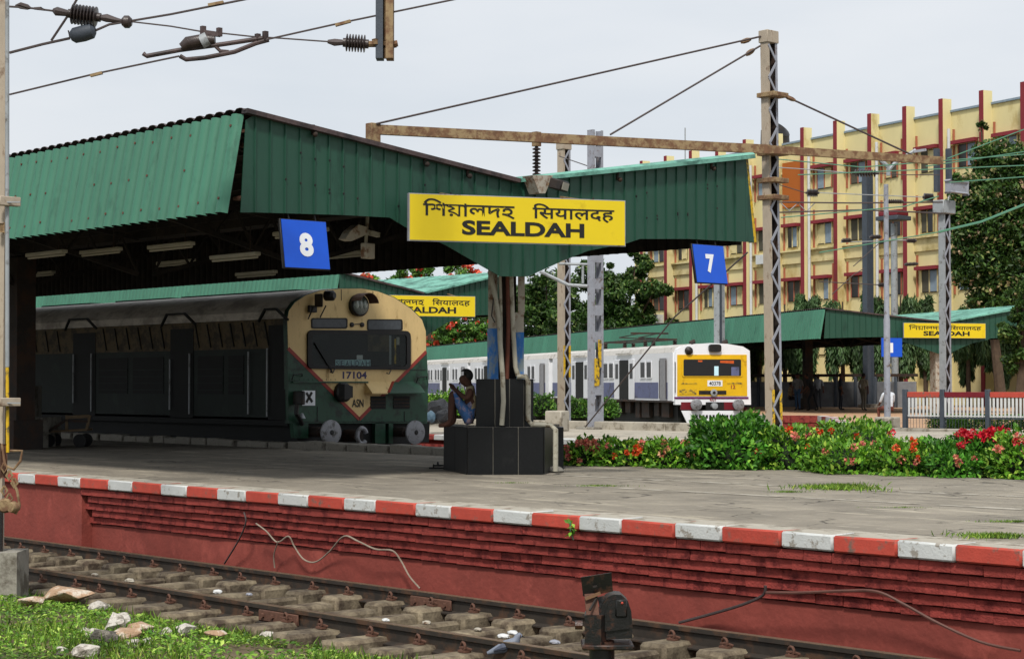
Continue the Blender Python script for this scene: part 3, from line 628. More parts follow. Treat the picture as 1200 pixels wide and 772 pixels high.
def px3(px, py, dd): return at(px, py, D=24.95 + dd)
for (nm, pts, r_, mt) in (
    ('pipe', [(574, 318, 0), (580, 345, -.02), (585, 375, -.02), (586, 400, -.05), (589, 440, -.12), (590, 470, -.14), (588, 498, -.12)], .034, m_pipe),
    ('pipe', [(586, 322, 0), (587, 360, 0), (588, 444, 0)], .022, m_pipe),
    ('pipe', [(595, 322, 0), (596, 380, 0), (594, 444, 0)], .03, m_piped),
    ('pipe', [(599, 322, 0), (601, 380, 0), (604, 430, 0), (607, 440, 0)], .032, m_pipe),
    ('drain_pipe', [(606, 441, -.04), (616, 441, -.04), (619, 447, -.04), (619, 492, -.02), (623, 497, -.05), (645, 498, -.05), (651, 503, -.2), (651, 552, -.2)], .036, m_pipe),
    ('cable', [(579, 345, -.03), (576, 370, -.05), (580, 378, -.03)], .008, m_black)):
    MB().tube([px3(*p) for p in pts], r_, 10).build(nm, mt, PI_)
MB().lathe([(.1, 0), (.13, .02), (.09, .06), (.05, .08)], at(651, 553, z=0) + Vector((0, 0, -.0)), n=10).build('pipe_base', m_conc, PI_)

# ------------------------------------------------------------------ name boards
BN = ['\u09bf', '\u09b6', '\u09af\u09bc', '\u09be', '\u09b2', '\u09a6', '\u09b9']
def word(chars, o, r, u, parent, material, adv=None, name='lettering'):
    """lay an Indic word out glyph by glyph in visual order as one mesh"""
    s_ = ''.join(chars); text(name, s_, o, r, u, material, parent, bold=.012, depth=.004)
def board(corner_px, plane, label, group, thick=.07, nrm=Vector((1, 0, 0))):
    tl, tr_, br, bl = [at(*c, **plane) for c in corner_px]
    # make it a true upright rectangle
    r = ((tr_ - tl) + (br - bl)) / 2; r.z = 0; W_ = r.length; r.normalize(); H_ = ((tl.z - bl.z) + (tr_.z - br.z)) / 2
    c = (tl + tr_ + br + bl) / 4; o = c - r * W_ / 2 - Vector((0, 0, H_ / 2)); n_ = r.cross(Vector((0, 0, 1))).normalized()
    t = thing('name_board', label, 'sign', tuple(c - Vector((0, 0, H_ / 2))), 0, group)
    U = Vector((0, 0, 1))
    MB().slab([o, o + r * W_, o + r * W_ + U * H_, o + U * H_], -n_ * thick).build('case', m_lilac, t)
    e = .012; MB().slab([o + r * e + U * e + n_ * .001, o + r * (W_ - e) + U * e + n_ * .001, o + r * (W_ - e) + U * (H_ - e) + n_ * .001, o + r * e + U * (H_ - e) + n_ * .001], n_ * .006).build('yellow_face', m_signy, t)
    f0 = o + n_ * .008
    R_ = lambda x, y: f0 + r * (W_ * x) + U * (H_ * y)
    # proportions measured on the near board
    text('english_name', 'SEALDAH', R_(.237, .155), r * W_ * .565, U * H_ * .31, m_signk, t, bold=.036)
    word(['\u09bf', '\u09b6', '\u09df', '\u09be', '\u09b2', '\u09a6', '\u09b9'], R_(.062, .515), r * W_ * .415, U * H_ * .385, t, m_signk, name='bengali_name')
    word(['\u093f', '\u0938', '\u092f', '\u093e', '\u0932', '\u0926', '\u0939'], R_(.56, .50), r * W_ * .385, U * H_ * .37, t, m_signk, name='hindi_name')
    for x in (.2, .8): MB().bar(o + r * W_ * x + U * H_ * .98 - n_ * thick, o + r * W_ * x + U * (H_ + .1) - n_ * (thick + .75), .03).build('bracket', m_rust, t)
    return t
rS = (RT * .945 + FH * .33).normalized(); NS = rS.cross(Vector((0, 0, 1))); board([(478, 226), (733, 235), (733, 288), (480, 283)], dict(P=at(605, 258, X=XG + .85), N=NS), 'large yellow board reading SEALDAH on the near canopy gable, above the black plinth', None)
board([(441, 345), (557, 347.5), (557, 372), (441, 369.5)], dict(P=at(500, 358, X=pc2.x + .5), N=NS), 'yellow SEALDAH board half hidden behind the green train, on the middle canopy', None)
N3 = Vector((math.cos(RZ3), math.sin(RZ3), 0)); board([(1059, 377), (1155, 380), (1155, 397.5), (1059, 395)], dict(P=pc3 + N3 * .2, N=N3), 'small distant yellow SEALDAH board behind the silver lattice mast', None)
def numplate(txt, cpx, X, label, w_, h_, tilt=-.16, tx=(.33, .3, .36, .42), N=None):
    c = at(*cpx, X=X) if N is None else at(*cpx, P=X, N=N); rz = 0 if N is None else math.atan2(N.y, N.x)
    t = thing('platform_number_sign', label, 'sign', tuple(c), rz); f = Fr(tuple(c), rz) @ Matrix.Rotation(tilt, 4, 'Y')
    MB(f).bev((-.04, -w_ / 2 - .02, -h_ / 2 - .012), (.0, w_ / 2 + .012, h_ / 2 + .012), .006).build('frame', m_black, t); MB(f).box((.0, -w_ / 2, -h_ / 2), (.008, w_ / 2, h_ / 2)).build('blue_plate', m_blue, t)
    o = f @ Vector((.0095, -w_ / 2 + w_ * tx[0], -h_ / 2 + h_ * tx[1])); text('numeral', txt, o, f.to_3x3() @ Vector((0, w_ * tx[2], 0)), f.to_3x3() @ Vector((0, 0, h_ * tx[3])), m_signw, t, bold=.05)
    for s_ in (-.5, .5): MB(f).bar((-.02, w_ * s_ * .6, h_ / 2), (-.06, w_ * s_ * .6, h_ / 2 + .28), .015).build('hanger', m_black, t)
    return t
numplate('8', (358, 286.5), XG + .05, 'blue square sign with white 8 hanging from the canopy left of the big board', .65, .58, tx=(.35, .24, .31, .5))
numplate('7', (832, 309.5), XG + .05, 'blue square sign with white 7 hanging under the right canopy wing', .66, .56, tx=(.36, .26, .28, .5))
numplate('1', (1045, 407), pc3 + N3 * .1, 'small blue sign with white 1 behind the grey lamp pole, far canopy', .9, .75, tilt=0, tx=(.3, .22, .26, .52), N=N3)
# gable furniture: flood light at the valley, bracket fan under it
p = at(655, 217, X=XG + .35); t = thing('flood_light', 'small black flood light fixed above the big yellow board', 'lamp', tuple(p)); MB(Fr(p, .5, 0, .25)).bev((-.09, -.16, -.07), (.09, .16, .07), .015).build('housing', m_black, t); MB(Fr(p, .5, 0, .25)).box((.091, -.13, -.05), (.097, .13, .05)).build('lens', m_tube, t); MB().bar(p + Vector((-.05, -.1, 0)), p + Vector((-.3, -.3, .1)), .03).build('arm', m_rust, t)
p = at(622, 216, X=XG + .1); t = thing('gutter_outlet', 'bent white metal gutter mouth in the canopy valley above the board', 'gutter', tuple(p))
b = MB(); b.slab([at(612, 207, X=XG + .08), at(636, 207, X=XG + .08), at(627, 228, X=XG + .08), at(620, 228, X=XG + .08)], (.2, 0, 0)); b.build('trough', m_colw, t)
p = at(415, 275, X=XG - .9); t = thing('wall_fan', 'old cream oscillating fan bracket hanging under the gable beside the 8', 'fan', tuple(p)); f = Fr(p, .2)
b = MB(f); b.slab([(0, -.3, -.08), (0, -.18, -.1), (0, .1, .0), (0, .12, .1), (0, -.05, .12), (0, -.22, .02)], (.12, 0, 0)); b.build('guard', m_colw, t); MB(f).bar((0.05, .1, .05), (.05, .42, .02), .06).build('arm', m_pipe, t)
MB(f).bar((.05, .22, .4), (.05, .16, -.22), .03).build('hanger', m_pipe, t); MB(f).bev((0, .12, -.3), (.1, .3, -.1), .01).build('motor_box', m_colw, t)
# tube lights hanging below the roof
lab = ['nearest to the gap in the gable', 'below the first one', 'above the train roof, long and pale', 'in the middle of the dark soffit', 'low, left of the middle', 'short one near the dark column', 'behind the blue 8', 'just right of the blue 8', 'far left in the shade']
for i, (px, py, w_) in enumerate([(200, 290, 56), (206, 309, 50), (275, 302, 46), (118, 296, 42), (54, 299, 30), (46, 322, 12), (398, 300, 30), (352, 274, 60), (300, 322, 26)]):
    c = at(px, py, Y=(14.5, 17.6, 14.9, 14.6, 13.8, 18.0, 17.5, 14.6, 18.3)[i]); L_ = 1.2; t = thing('tube_light', 'unlit pale tube light under the canopy roof, ' + lab[i], 'lamp', tuple(c), 0, 'tube lights under the near canopy')
    MB().bev((c.x - L_ / 2, c.y - .05, c.z), (c.x + L_ / 2, c.y + .05, c.z + .06), .01).build('fitting', m_tube, t); MB().tube([(c.x - L_ / 2 + .02, c.y, c.z - .02), (c.x + L_ / 2 - .02, c.y, c.z - .02)], .018, 8).build('tube', m_tube, t)
    for s_ in (-.4, .4): MB().bar((c.x + s_, c.y, c.z + .05), (c.x + s_, c.y, c.z + .45), .012).build('hanger', m_steeld, t)

# ------------------------------------------------------------------ green and cream electric train (left)
TY = 22.2; XF = at(437, 507, Y=TY).x; ZR = RZ
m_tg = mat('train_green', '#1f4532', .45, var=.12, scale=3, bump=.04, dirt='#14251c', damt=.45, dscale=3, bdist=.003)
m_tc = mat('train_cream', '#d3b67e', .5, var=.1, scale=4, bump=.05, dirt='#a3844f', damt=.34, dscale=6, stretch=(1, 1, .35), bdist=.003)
m_tr = mat('train_red', '#8c2f26', .5, var=.1, bump=0)
m_troof = mat('train_roof', '#c2bcb2', .75, var=.2, scale=3, bump=.15, dirt='#99928a', damt=.5, dscale=2, stretch=(.6, 1, 1), bdist=.006)
m_tdark = mat('train_dark', '#0d100f', .7, var=.3)
m_tside = mat('train_side_green_shaded', '#111d18', .65, var=.25, scale=3, dirt='#1d2a22', damt=.4)  # near-black copy of the nose green, canopy shade put into it
m_tband = mat('train_side_band', '#5e5036', .7, var=.2, scale=3, dirt='#3a3122', damt=.55, dscale=3)  # side cream dimmed, canopy shade put into the colour
m_buf = mat('buffer_grey', '#85868a', .5, metal=.2, var=.15, scale=12, dirt='#4d4b48', damt=.4, dscale=9)
m_cab = mat('cab_interior', '#2b2d2c', .8, var=.3); m_skyblue = mat('tile_cyan', '#c4ebf8', .5, bump=0, var=.05); m_navy = mat('number_purple', '#2c2350', .5, bump=0, var=0)
m_lens = mat('lens', '#9aa39c', .1, spec=.8, bump=0)
T1 = thing('electric_train', 'dark green and cream electric train numbered 17104 standing in the shade', 'train', (XF, TY, ZR))
fp = lambda px, py, d=0: at(px, py, X=XF + d)
OUT = [(338, 496), (337, 410), (336, 374), (338, 364), (345, 354), (358, 345.5), (375, 340), (400, 337.5), (424, 337.5), (443, 341), (462, 348), (482, 361), (495, 374), (499.5, 388), (500, 412), (502, 447), (500.5, 496)]
OP = [fp(*q) for q in OUT]; yl = OP[0].y; yr = OP[-1].y
def secs(polyYZ, x0, x1, name, mt, par): return MB().slab([(x0, y, z) for y, z in polyYZ], (x1 - x0, 0, 0)).build(name, mt, par)
LEN = 20.7
zwa = fp(336, 378).z
roofp = [(p.y, p.z) for p in OP[2:14]]
roofp[0] = (yl, roofp[0][1]); roofp[-1] = (yr, roofp[-1][1])
secs([(y, z) for y, z in roofp], XF - .12, XF - LEN, 'roof', m_troof, T1)
zr0 = roofp[0][1]; zr1 = min(zr0, roofp[-1][1]) - .001
zb_ = OP[0].z
# nose plate
MB().slab([p + Vector((-.12, 0, 0)) for p in OP], (.12, 0, 0)).build('nose_panel', m_tg, T1)
cream = [(337.5, 408), (336.6, 374), (338.6, 364), (345.6, 354.4), (358.4, 346), (375, 340.6), (400, 338.2), (424, 338.2), (443, 341.6), (461.6, 348.7), (481.4, 361.8), (494.3, 374.6), (498.8, 388), (499.3, 412), (421, 491)]
MB().slab([fp(*q) + Vector((.001, 0, 0)) for q in cream], (.003, 0, 0)).build('cream_panel', m_tc, T1)
for a_, b_ in (((337.5, 408), (421, 491)), ((499.3, 412), (421, 491))):
    p, q = fp(*a_), fp(*b_); n_ = Vector((0, -(q - p).z, (q - p).y)).normalized() * .035; MB().slab([p - n_, q - n_, q + n_, p + n_], (.007, 0, 0)).build('red_stripe', m_tr, T1)
# sides: green lower, cream upper band, doors, windows, grab rails
zb1 = at(250, 410, Y=yl).z; 
for s_, yy in ((-1, yl), (1, yr)):
    y0, y1 = (yy, yy + .06) if s_ < 0 else (yy - .06, yy)
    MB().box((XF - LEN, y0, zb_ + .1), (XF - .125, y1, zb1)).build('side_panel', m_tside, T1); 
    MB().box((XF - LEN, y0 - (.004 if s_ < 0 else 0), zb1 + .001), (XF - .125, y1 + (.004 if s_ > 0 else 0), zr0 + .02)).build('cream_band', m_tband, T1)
MB().box((XF - LEN, yl + .07, zb_ - .05), (XF - .13, yr - .07, zb_ + .05)).build('floor', m_tdark, T1)
MB().box((XF - LEN, yl + .07, zb_ + .05), (XF - LEN + .1, yr - .07, zr0)).build('end_wall', m_tdark, T1)
def sidex(px): return at(px, 440, Y=yl).x
for px0, px1 in ((86, 112), (200, 227), (315, 335)):
    x0, x1 = sidex(px0), sidex(px1); MB().box((x0, yl - .012, zb_ + .06), (x1, yl - .002, zr0 - .1)).build('doorway', m_tdark, T1)
    b = MB(); pr = [(x0 - .2, yl - .1, zr0 - .02), (x0 + .1, yl - .16, zr0 + .2), (x1 - .1, yl - .16, zr0 + .2), (x1 + .2, yl - .1, zr0 - .02)]
    for u, v in zip(pr, pr[1:]): b.bar(u, v, .05, .04)
    b.build('door_hood', m_tdark, T1)
for px, y0, y1 in ((86, 415, 472), (107, 414, 482), (199, 421, 480), (222, 414, 485), (291, 412, 485), (313, 408, 488)):
    p = at(px, y0, Y=yl - .05); q = at(px, y1, Y=yl - .05); q.x = p.x; MB().tube([p, q], .018, 6).build('grab_rail', m_silver, T1)
for k in range(22):
    px = 30 + k * 13.6
    if 84 < px < 114 or 198 < px < 229: continue
    x = sidex(px); MB().bar((x, yl - .012, zb1 + .05), (x - .15, yl - .012, zr0 - .03), .03, .02).build('shutter_rib', m_tdark, T1)
for (a_, b_) in ((116, 150), (156, 192), (232, 262), (268, 286)):
    x0, x1 = sidex(a_), sidex(b_); w_ = MB().box((x0, yl - .01, 1.02), (x1, yl - .002, zb1 - .12)).build('window', m_tdark, T1)
    b = MB()
    for k in range(4): b.bar((x0, yl - .02, 1.1 + k * .14), (x1, yl - .02, 1.1 + k * .14), .015)
    b.build('window_bars', m_tside, w_)
for k, px in enumerate((70, 160, 240, 300)):
    p = at(px, 366, Y=TY - .5); b = MB(); b.box((p.x - 1.2, TY - .35, roofp[5][1] + .01), (p.x + 1.2, TY + .35, roofp[5][1] + .07)); b.build('roof_vent', m_tdark, T1)
# windscreen: dark opening, frame, glass, cab bits
def rrect(x0, y0, x1, y1, r, sk=0, n=4):
    P_ = []
    for (cx, cy, a0) in ((x1 - r, y0 + r, -90), (x1 - r, y1 - r, 0), (x0 + r, y1 - r, 90), (x0 + r, y0 + r, 180)):
        for k in range(n + 1): an = R(a0 + 90 * k / n); P_.append((cx + r * math.cos(an), cy + r * math.sin(an) + sk * ((cx - x0) / (x1 - x0))))
    return P_
def frame_ring(outer, inner, d0, d1, name, mt, par, X=None):
    b = MB(); n_ = len(outer); F_ = (lambda q, d: fp(*q, d)) if X is None else X
    V = [F_(q, d0) for q in outer] + [F_(q, d0) for q in inner]; 
    V2 = [v + NRM * (d1 - d0) for v in V]; Fs = []
    for i in range(n_):
        j = (i + 1) % n_; Fs += [(i, j, n_ + j, n_ + i), (2 * n_ + i, 3 * n_ + i, 3 * n_ + j, 2 * n_ + j), (i, 2 * n_ + i, 2 * n_ + j, j), (n_ + i, n_ + j, 3 * n_ + j, 3 * n_ + i)]
    b.add(V + V2, Fs); return b.build(name, mt, par)
NRM = Vector((1, 0, 0))
ws = MB().slab([fp(*q, .006) for q in rrect(361, 388, 478.5, 430.5, 5, 1.2)], (.004, 0, 0)).build('windscreen', m_tdark, T1)
frame_ring(rrect(359.5, 386.5, 480, 432, 6, 1.2), rrect(364, 391, 475.5, 428, 4, 1.2), .008, .05, 'window_frame', m_rubber, ws)
MB().slab([fp(*q, .011) for q in ((431, 392), (456, 392.5), (456, 412), (431, 411.5))], (.003, 0, 0)).build('yellowish_piece', m_tband, ws)  # flat yellowish piece on the windscreen
for (x0, x1, y0, y1, mt) in ((456, 458.5, 393, 427, m_silver), (462, 464, 397, 426, m_yellowp), (464.5, 468, 395, 404, m_tube), (459, 462, 394, 427, m_cab), (468, 474, 402, 426, m_cab), (366, 385, 392, 398, m_cab), (418, 425, 416, 421, m_signw)):
    MB().slab([fp(*q, .012) for q in ((x0, y0), (x1, y0), (x1, y1), (x0, y1))], (.004, 0, 0)).build('cab_fitting', mt, ws)
xx = 393.0; ltr = 'SEALDAH'
for k, w_ in enumerate((5.2, 6, 6, 5.4, 6.4, 6, 6.4)):
    MB().slab([fp(*q, .016) for q in ((xx, 421.4), (xx + w_ - .5, 421.4), (xx + w_ - .5, 429.4), (xx, 429.4))], (.004, 0, 0)).build('destination_tile', m_skyblue, ws)
    o = fp(xx + .9, 428.6, .021); text('tile_letter', ltr[k], o, fp(xx + w_ - 1.3, 428.6, .021) - o, fp(xx + .9, 422.6, .021) - o, m_navy, ws, bold=.01, depth=.002); xx += w_
MB().slab([fp(*q, .028) for q in rrect(362, 389, 477.5, 430, 5, 1.2)], (.004, 0, 0)).build('windscreen_glass', GLASS, ws)
b = MB(); b.bar(fp(369, 402, .045), fp(384, 427, .045), .035, .02); b.bar(fp(384, 425, .045), fp(389, 436, .07), .03); b.build('wiper', m_rubber, T1)
for (x, y) in ((390, 436), (456, 437)): MB().tube([fp(x + 3, y - 5, .06), fp(x, y + 1, .12), fp(x - 3, y, .05)], .012, 6).build('hook', m_black, T1)
for (x0, y0, x1, y1) in ((364.5, 372.5, 407, 385), (430, 374, 471.5, 387.5)):
    q_ = MB().slab([fp(*q, .004) for q in rrect(x0, y0, x1, y1, 2.5)], (.012, 0, 0)).build('upper_window', m_rubber, T1); MB().slab([fp(*q, .017) for q in rrect(x0 + 1.6, y0 + 1.6, x1 - 1.6, y1 - 1.6, 2)], (.003, 0, 0)).build('pane', mat('dusty_pane', '#3d4247', .35, var=.3, scale=12, bump=0), q_)
for x in (412, 424): MB().lathe([(.05, 0), (.045, .03), (.02, .04)], fp(x, 380.5, .004), (1, 0, 0), 10).build('bolt_cap', m_black, T1)
MB().bar(fp(412, 380.5, .02), fp(424, 379, .02), .015).build('link_bar', m_black, T1)
for (a_, b_) in (((338, 446.3), (350, 446.3)), ((400, 339), (400, 352)), ((437, 341.5), (437, 352)), ((345, 432.6), (360, 432.6)), ((480, 433), (499, 433)), ((357, 494), (499, 494.2)), ((372, 476), (372, 494)), ((474, 482), (474, 494))): MB().bar(fp(*a_, .006), fp(*b_, .006), .012, .008).build('panel_seam', m_cab, T1)
b = MB()
for k in range(30): b.lathe([(.011, 0), (.009, .008)], fp(346 + k * 5.2, 444.6 if 360 < 346 + k * 5.2 < 395 or k > 26 or k < 3 else 493.2, .002), (1, 0, 0), 5)
b.build('rivets', m_tg, T1)['kind'] = 'stuff'
# head lamp with hood
hp = fp(418.5, 358, 0); hl = MB().lathe([(.215, 0), (.215, .1), (.19, .12)], hp, (1, 0, 0), 24).build('head_lamp', m_black, T1)
MB().lathe([(.18, .121), (.165, .13)], hp, (1, 0, 0), 20).build('lens', mat('lamp_glass', '#59615c', .15, spec=.8, var=.5, scale=25), hl)
for s_ in (-.1, 0, .1): MB().sph(hp + Vector((.13, s_, .02)), .055, 10, (.5, 1, 1.6)).build('bulb', m_lens, hl)
b = MB(); 
for k in range(9):
    a0 = R(10 + 150 * k / 9); a1 = R(10 + 150 * (k + 1) / 9); e0 = hp + Vector((.1, math.cos(a0) * .225, math.sin(a0) * .225)); e1 = hp + Vector((.1, math.cos(a1) * .225, math.sin(a1) * .225)); b.slab([e0, e1, e1 + Vector((.26, .03, .0)), e0 + Vector((.26, .03, .0))], ((e0 + e1) / 2 - hp - Vector((.1, 0, 0))).normalized() * .012)
b.build('hood', mat('rust_brown', '#5a3f33', .7, var=.3), hl)
# marker lamp, upper left
ml = MB().bev(fp(368, 360, .05) + Vector((0, 0, 0)), fp(379, 344, .30), .015).build('marker_lamp', m_black, T1); c = fp(382, 346.5, .2); MB().lathe([(.1, 0), (.1, .16), (.06, .2)], c, (1, .35, 0), 14).build('lamp_tube', m_black, ml)
MB().bar(fp(361, 374, .06), fp(368, 358, .12), .025).build('stay', m_black, ml); MB().bar(fp(375, 372, .06), fp(382, 358, .12), .025).build('stay', m_black, ml); MB().bev(fp(360, 366, .02), fp(372, 358, .1), .01).build('bracket', m_black, ml)
# numbers
def ftext(nm, s_, x0, yb, x1, yt, mt, bold=.02, par=T1, d=.0055):
    o = fp(x0, yb, d); text(nm, s_, o, fp(x1, yb, d) - o, fp(x0, yt, d) - o, mt, par, bold=bold, depth=.002)
ftext('number', '17104', 401.5, 443.8, 429.8, 435.3, m_navy, .03)
ftext('depot_letters', 'ASN', 412.5, 477, 426, 467.5, m_signk, .02, d=.0105)
# lower nose: sill ledge, awning over two vents, plates, lamps
MB().box((XF, fp(342, 447).y, fp(342, 448.5).z), (XF + .05, fp(430, 447).y, fp(342, 446.8).z)).build('ledge', m_tg, T1)
b = MB(); tlA, trA, brA, blA = fp(429, 447, .05), fp(491, 447, .05), fp(494.5, 461, .30), fp(432.5, 461, .30)
zA = tlA.z; zB = zA - .22; ym = tlA.y + (trA.y - tlA.y) * .53; yb2 = tlA.y + (trA.y - tlA.y) * .30
for (ya, yb_, ya2, yb3, mt) in ((tlA.y, ym, tlA.y, yb2, m_tc), (ym, trA.y, yb2, trA.y, m_tg)):
    MB().add([(XF, ya, zA), (XF, yb_, zA), (XF + .24, yb3, zB), (XF + .24, ya2, zB), (XF, ya, zA - .02), (XF, yb_, zA - .02), (XF + .24, yb3, zB - .02), (XF + .24, ya2, zB - .02)], [(0, 1, 2, 3), (4, 7, 6, 5), (0, 3, 7, 4), (1, 5, 6, 2), (3, 2, 6, 7)]).build('awning', mt, T1)
MB().bar((XF + .01, ym, zA + .006), (XF + .25, yb2, zB + .006), .06, .008).build('red_stripe', m_tr, T1)
for ya in (tlA.y, trA.y): MB().slab([(XF, ya, zA), (XF + .24, ya, zB), (XF, ya, zB - .02)], (0, .012, 0)).build('awning_cheek', m_tc if ya == tlA.y else m_tg, T1)
for (x0, x1) in ((434, 452), (461, 480)):
    v_ = MB().slab([fp(*q, .006) for q in ((x0, 464), (x1, 464), (x1, 479), (x0, 479))], (.004, 0, 0)).build('vent', m_tdark, T1); b = MB()
    for k in range(3): b.bar(fp(x0, 468 + 4 * k, .015), fp(x1, 468 + 4 * k, .015), .02)
    b.build('louvre', m_steeld, v_)
xp = MB().slab([fp(*q, .01) for q in ((354, 457.5), (369, 457.5), (369, 475), (354, 475))], (.01, 0, 0)).build('cross_plate', m_signw, T1)
for a_, b_ in (((359, 460), (366, 471)), ((365.5, 459.5), (359, 471.5))): MB().bar(fp(*a_, .024), fp(*b_, .024), .05, .006, up=(1, 0, 0)).build('cross_stroke', m_signk, xp)
MB().bev(fp(343, 474, .02), fp(358, 458, .32), .015).build('jumper_box', m_black, T1); MB().tube([fp(348, 474, .2), fp(347, 484, .22), fp(352, 492, .1), fp(354, 497, .06)], .045, 8).build('jumper_cable', m_black, T1); MB().lathe([(.07, 0), (.02, .1)], fp(354, 487, .12) - Vector((0, 0, .05)), (0, 0, 1), 10).build('cap', m_silver, T1)
sl_ = MB().lathe([(.19, 0), (.19, .1), (.13, .13)], fp(400, 459.5, 0), (1, 0, 0), 18).build('side_lamp', m_black, T1)
b = MB(); c = fp(403, 459, .1); b.slab([c + Vector((0, -.14, -.15)), c + Vector((0, .06, -.11)), c + Vector((0, .06, .11)), c + Vector((0, -.14, .15))], (.13, .06, 0)); b.build('lamp_box', m_black, sl_)
for (x, y) in ((346, 440), (492, 443)): MB().tube([fp(x - 4, y + 5, .03), fp(x - 2, y - 1, .1), fp(x + 8, y - 2, .1), fp(x + 8, y + 1, .02)], .012, 6).build('grab_handle', m_black, T1)
# headstock, skirts, buffers, coupler, rail guard
MB().slab([fp(*q, -.1) for q in ((339, 496), (341, 513), (357, 513), (357, 496))], (.12, 0, 0)).build('skirt', m_tg, T1)
MB().box((XF - LEN, yl + .3, ZR + .35), (XF - .13, yr - .3, zb_ - .05)).build('underframe', m_tdark, T1)
MB().slab([fp(*q, -.25) for q in ((357, 494), (500, 494), (499, 518), (357, 518))], (.1, 0, 0)).build('headstock', m_tdark, T1)
for (x0, x1) in ((436, 448), (452, 457)): MB().slab([fp(*q, -.1) for q in ((x0, 495), (x1, 495), (x1, 519), (x0, 519))], (.1, 0, 0)).build('stay_plate', m_tg, T1)
for x in (388.0, 486.8):
    c = fp(x, 506.5, .55); B_ = MB().lathe([(.02, .03), (.16, .028), (.235, .01), (.24, -.02), (.2, -.04)], c, (1, 0, 0), 28).build('buffer', m_buf, T1); MB().lathe([(.10, -.7), (.10, -.3), (.07, -.29), (.07, -.03)], c, (1, 0, 0), 14).build('buffer_stem', m_steeld, B_); MB().lathe([(.05, .031), (.035, .045)], c, (1, 0, 0), 12).build('boss', m_black, B_)
c = fp(424, 510.5, .35); cp = MB().tube([c + Vector((-.6, 0, 0)), c + Vector((-.1, 0, 0))], .12, 12).build('coupler', m_steeld, T1)
MB().tube([c + Vector((0, .11 * math.cos(R(a)), .15 * math.sin(R(a)))) for a in range(20, 340, 20)], .045, 8).build('shackle', m_buf, cp)
MB().tube([fp(393, 521, .5), fp(395, 527, .5), fp(436, 527, .5), fp(440, 521, .5)], .022, 6).build('step_bar', m_buf, T1)
for x0 in (XF - 3, XF - 17.5):
    for d in (-1.2, 1.2):
        for yy in (TY - .84, TY + .84): MB().lathe([(.46, -.06), (.46, .06)], (x0 + d, yy, ZR + .46), (0, 1, 0), 20).build('wheel', m_steeld, T1)
t2 = setting('station_track', (-28, TY, GZ)); MB().box((-90, 20.6, GZ - .01), (-8, 28.3, GZ + .03)).build('track_bed', m_dirt, t2)
for yy in (TY - .84, TY + .84): rail_at(yy, -90, -12, t2)
for k in range(40): inst('sleeper', sm_[k % 4], t2, (k * .62 - 18, 0, .01))
ct = copy_tree(T1); relabel(ct, (XF - LEN - .5, TY, ZR), 0, 'second green coach coupled behind the leading coach, in the dark')

# ------------------------------------------------------------------ white suburban train with yellow nose
m_w = mat('coach_white', '#e4e6ea', .45, var=.05, scale=2, bump=.03, dirt='#b0afae', damt=.2, dscale=1.5); m_wr = mat('coach_roof', '#bdbab4', .7, var=.15, scale=2, dirt='#8e8a82', damt=.4)
m_lav = mat('coach_lavender', '#5d6488', .5, var=.15, scale=3, dirt='#45485c', damt=.4); m_ny = mat('nose_yellow', '#d9ad0a', .45, var=.08, scale=3, dirt='#a67706', damt=.3); m_pur = mat('purple_line', '#5c1452', .5, bump=0)
m_mar = mat('maroon', '#6d1722', .5, var=.15); m_win = mat('dark_window', '#0c0f12', .35, var=.4, scale=2, bump=0, spec=.6)
c0 = at(825, 450, D=76); N2 = Vector((math.cos(RZ3), math.sin(RZ3), 0)); S2 = R2   # S2 = to the right across the nose
T2 = thing('suburban_train', 'white and lavender suburban train with yellow nose standing at the far platform', 'train', (c0.x, c0.y, RZ), RZ3)
F2 = Fr((c0.x, c0.y, 0), RZ3)
P2 = lambda px, py, d=0: at(px, py, P=c0 + N2 * d, N=N2)
def sl2(pts, d0, th, name, mt, par=T2): return MB().slab([P2(*q, d0) for q in pts], N2 * th).build(name, mt, par)
IF2 = F2.inverted(); W2 = (IF2 @ P2(877, 450)).y - (IF2 @ P2(790, 450)).y; yc = ((IF2 @ P2(877, 450)).y + (IF2 @ P2(790, 450)).y) / 2; hw = W2 / 2
zfl = P2(825, 470).z; zev = P2(825, 413).z; ztp = P2(825, 402).z
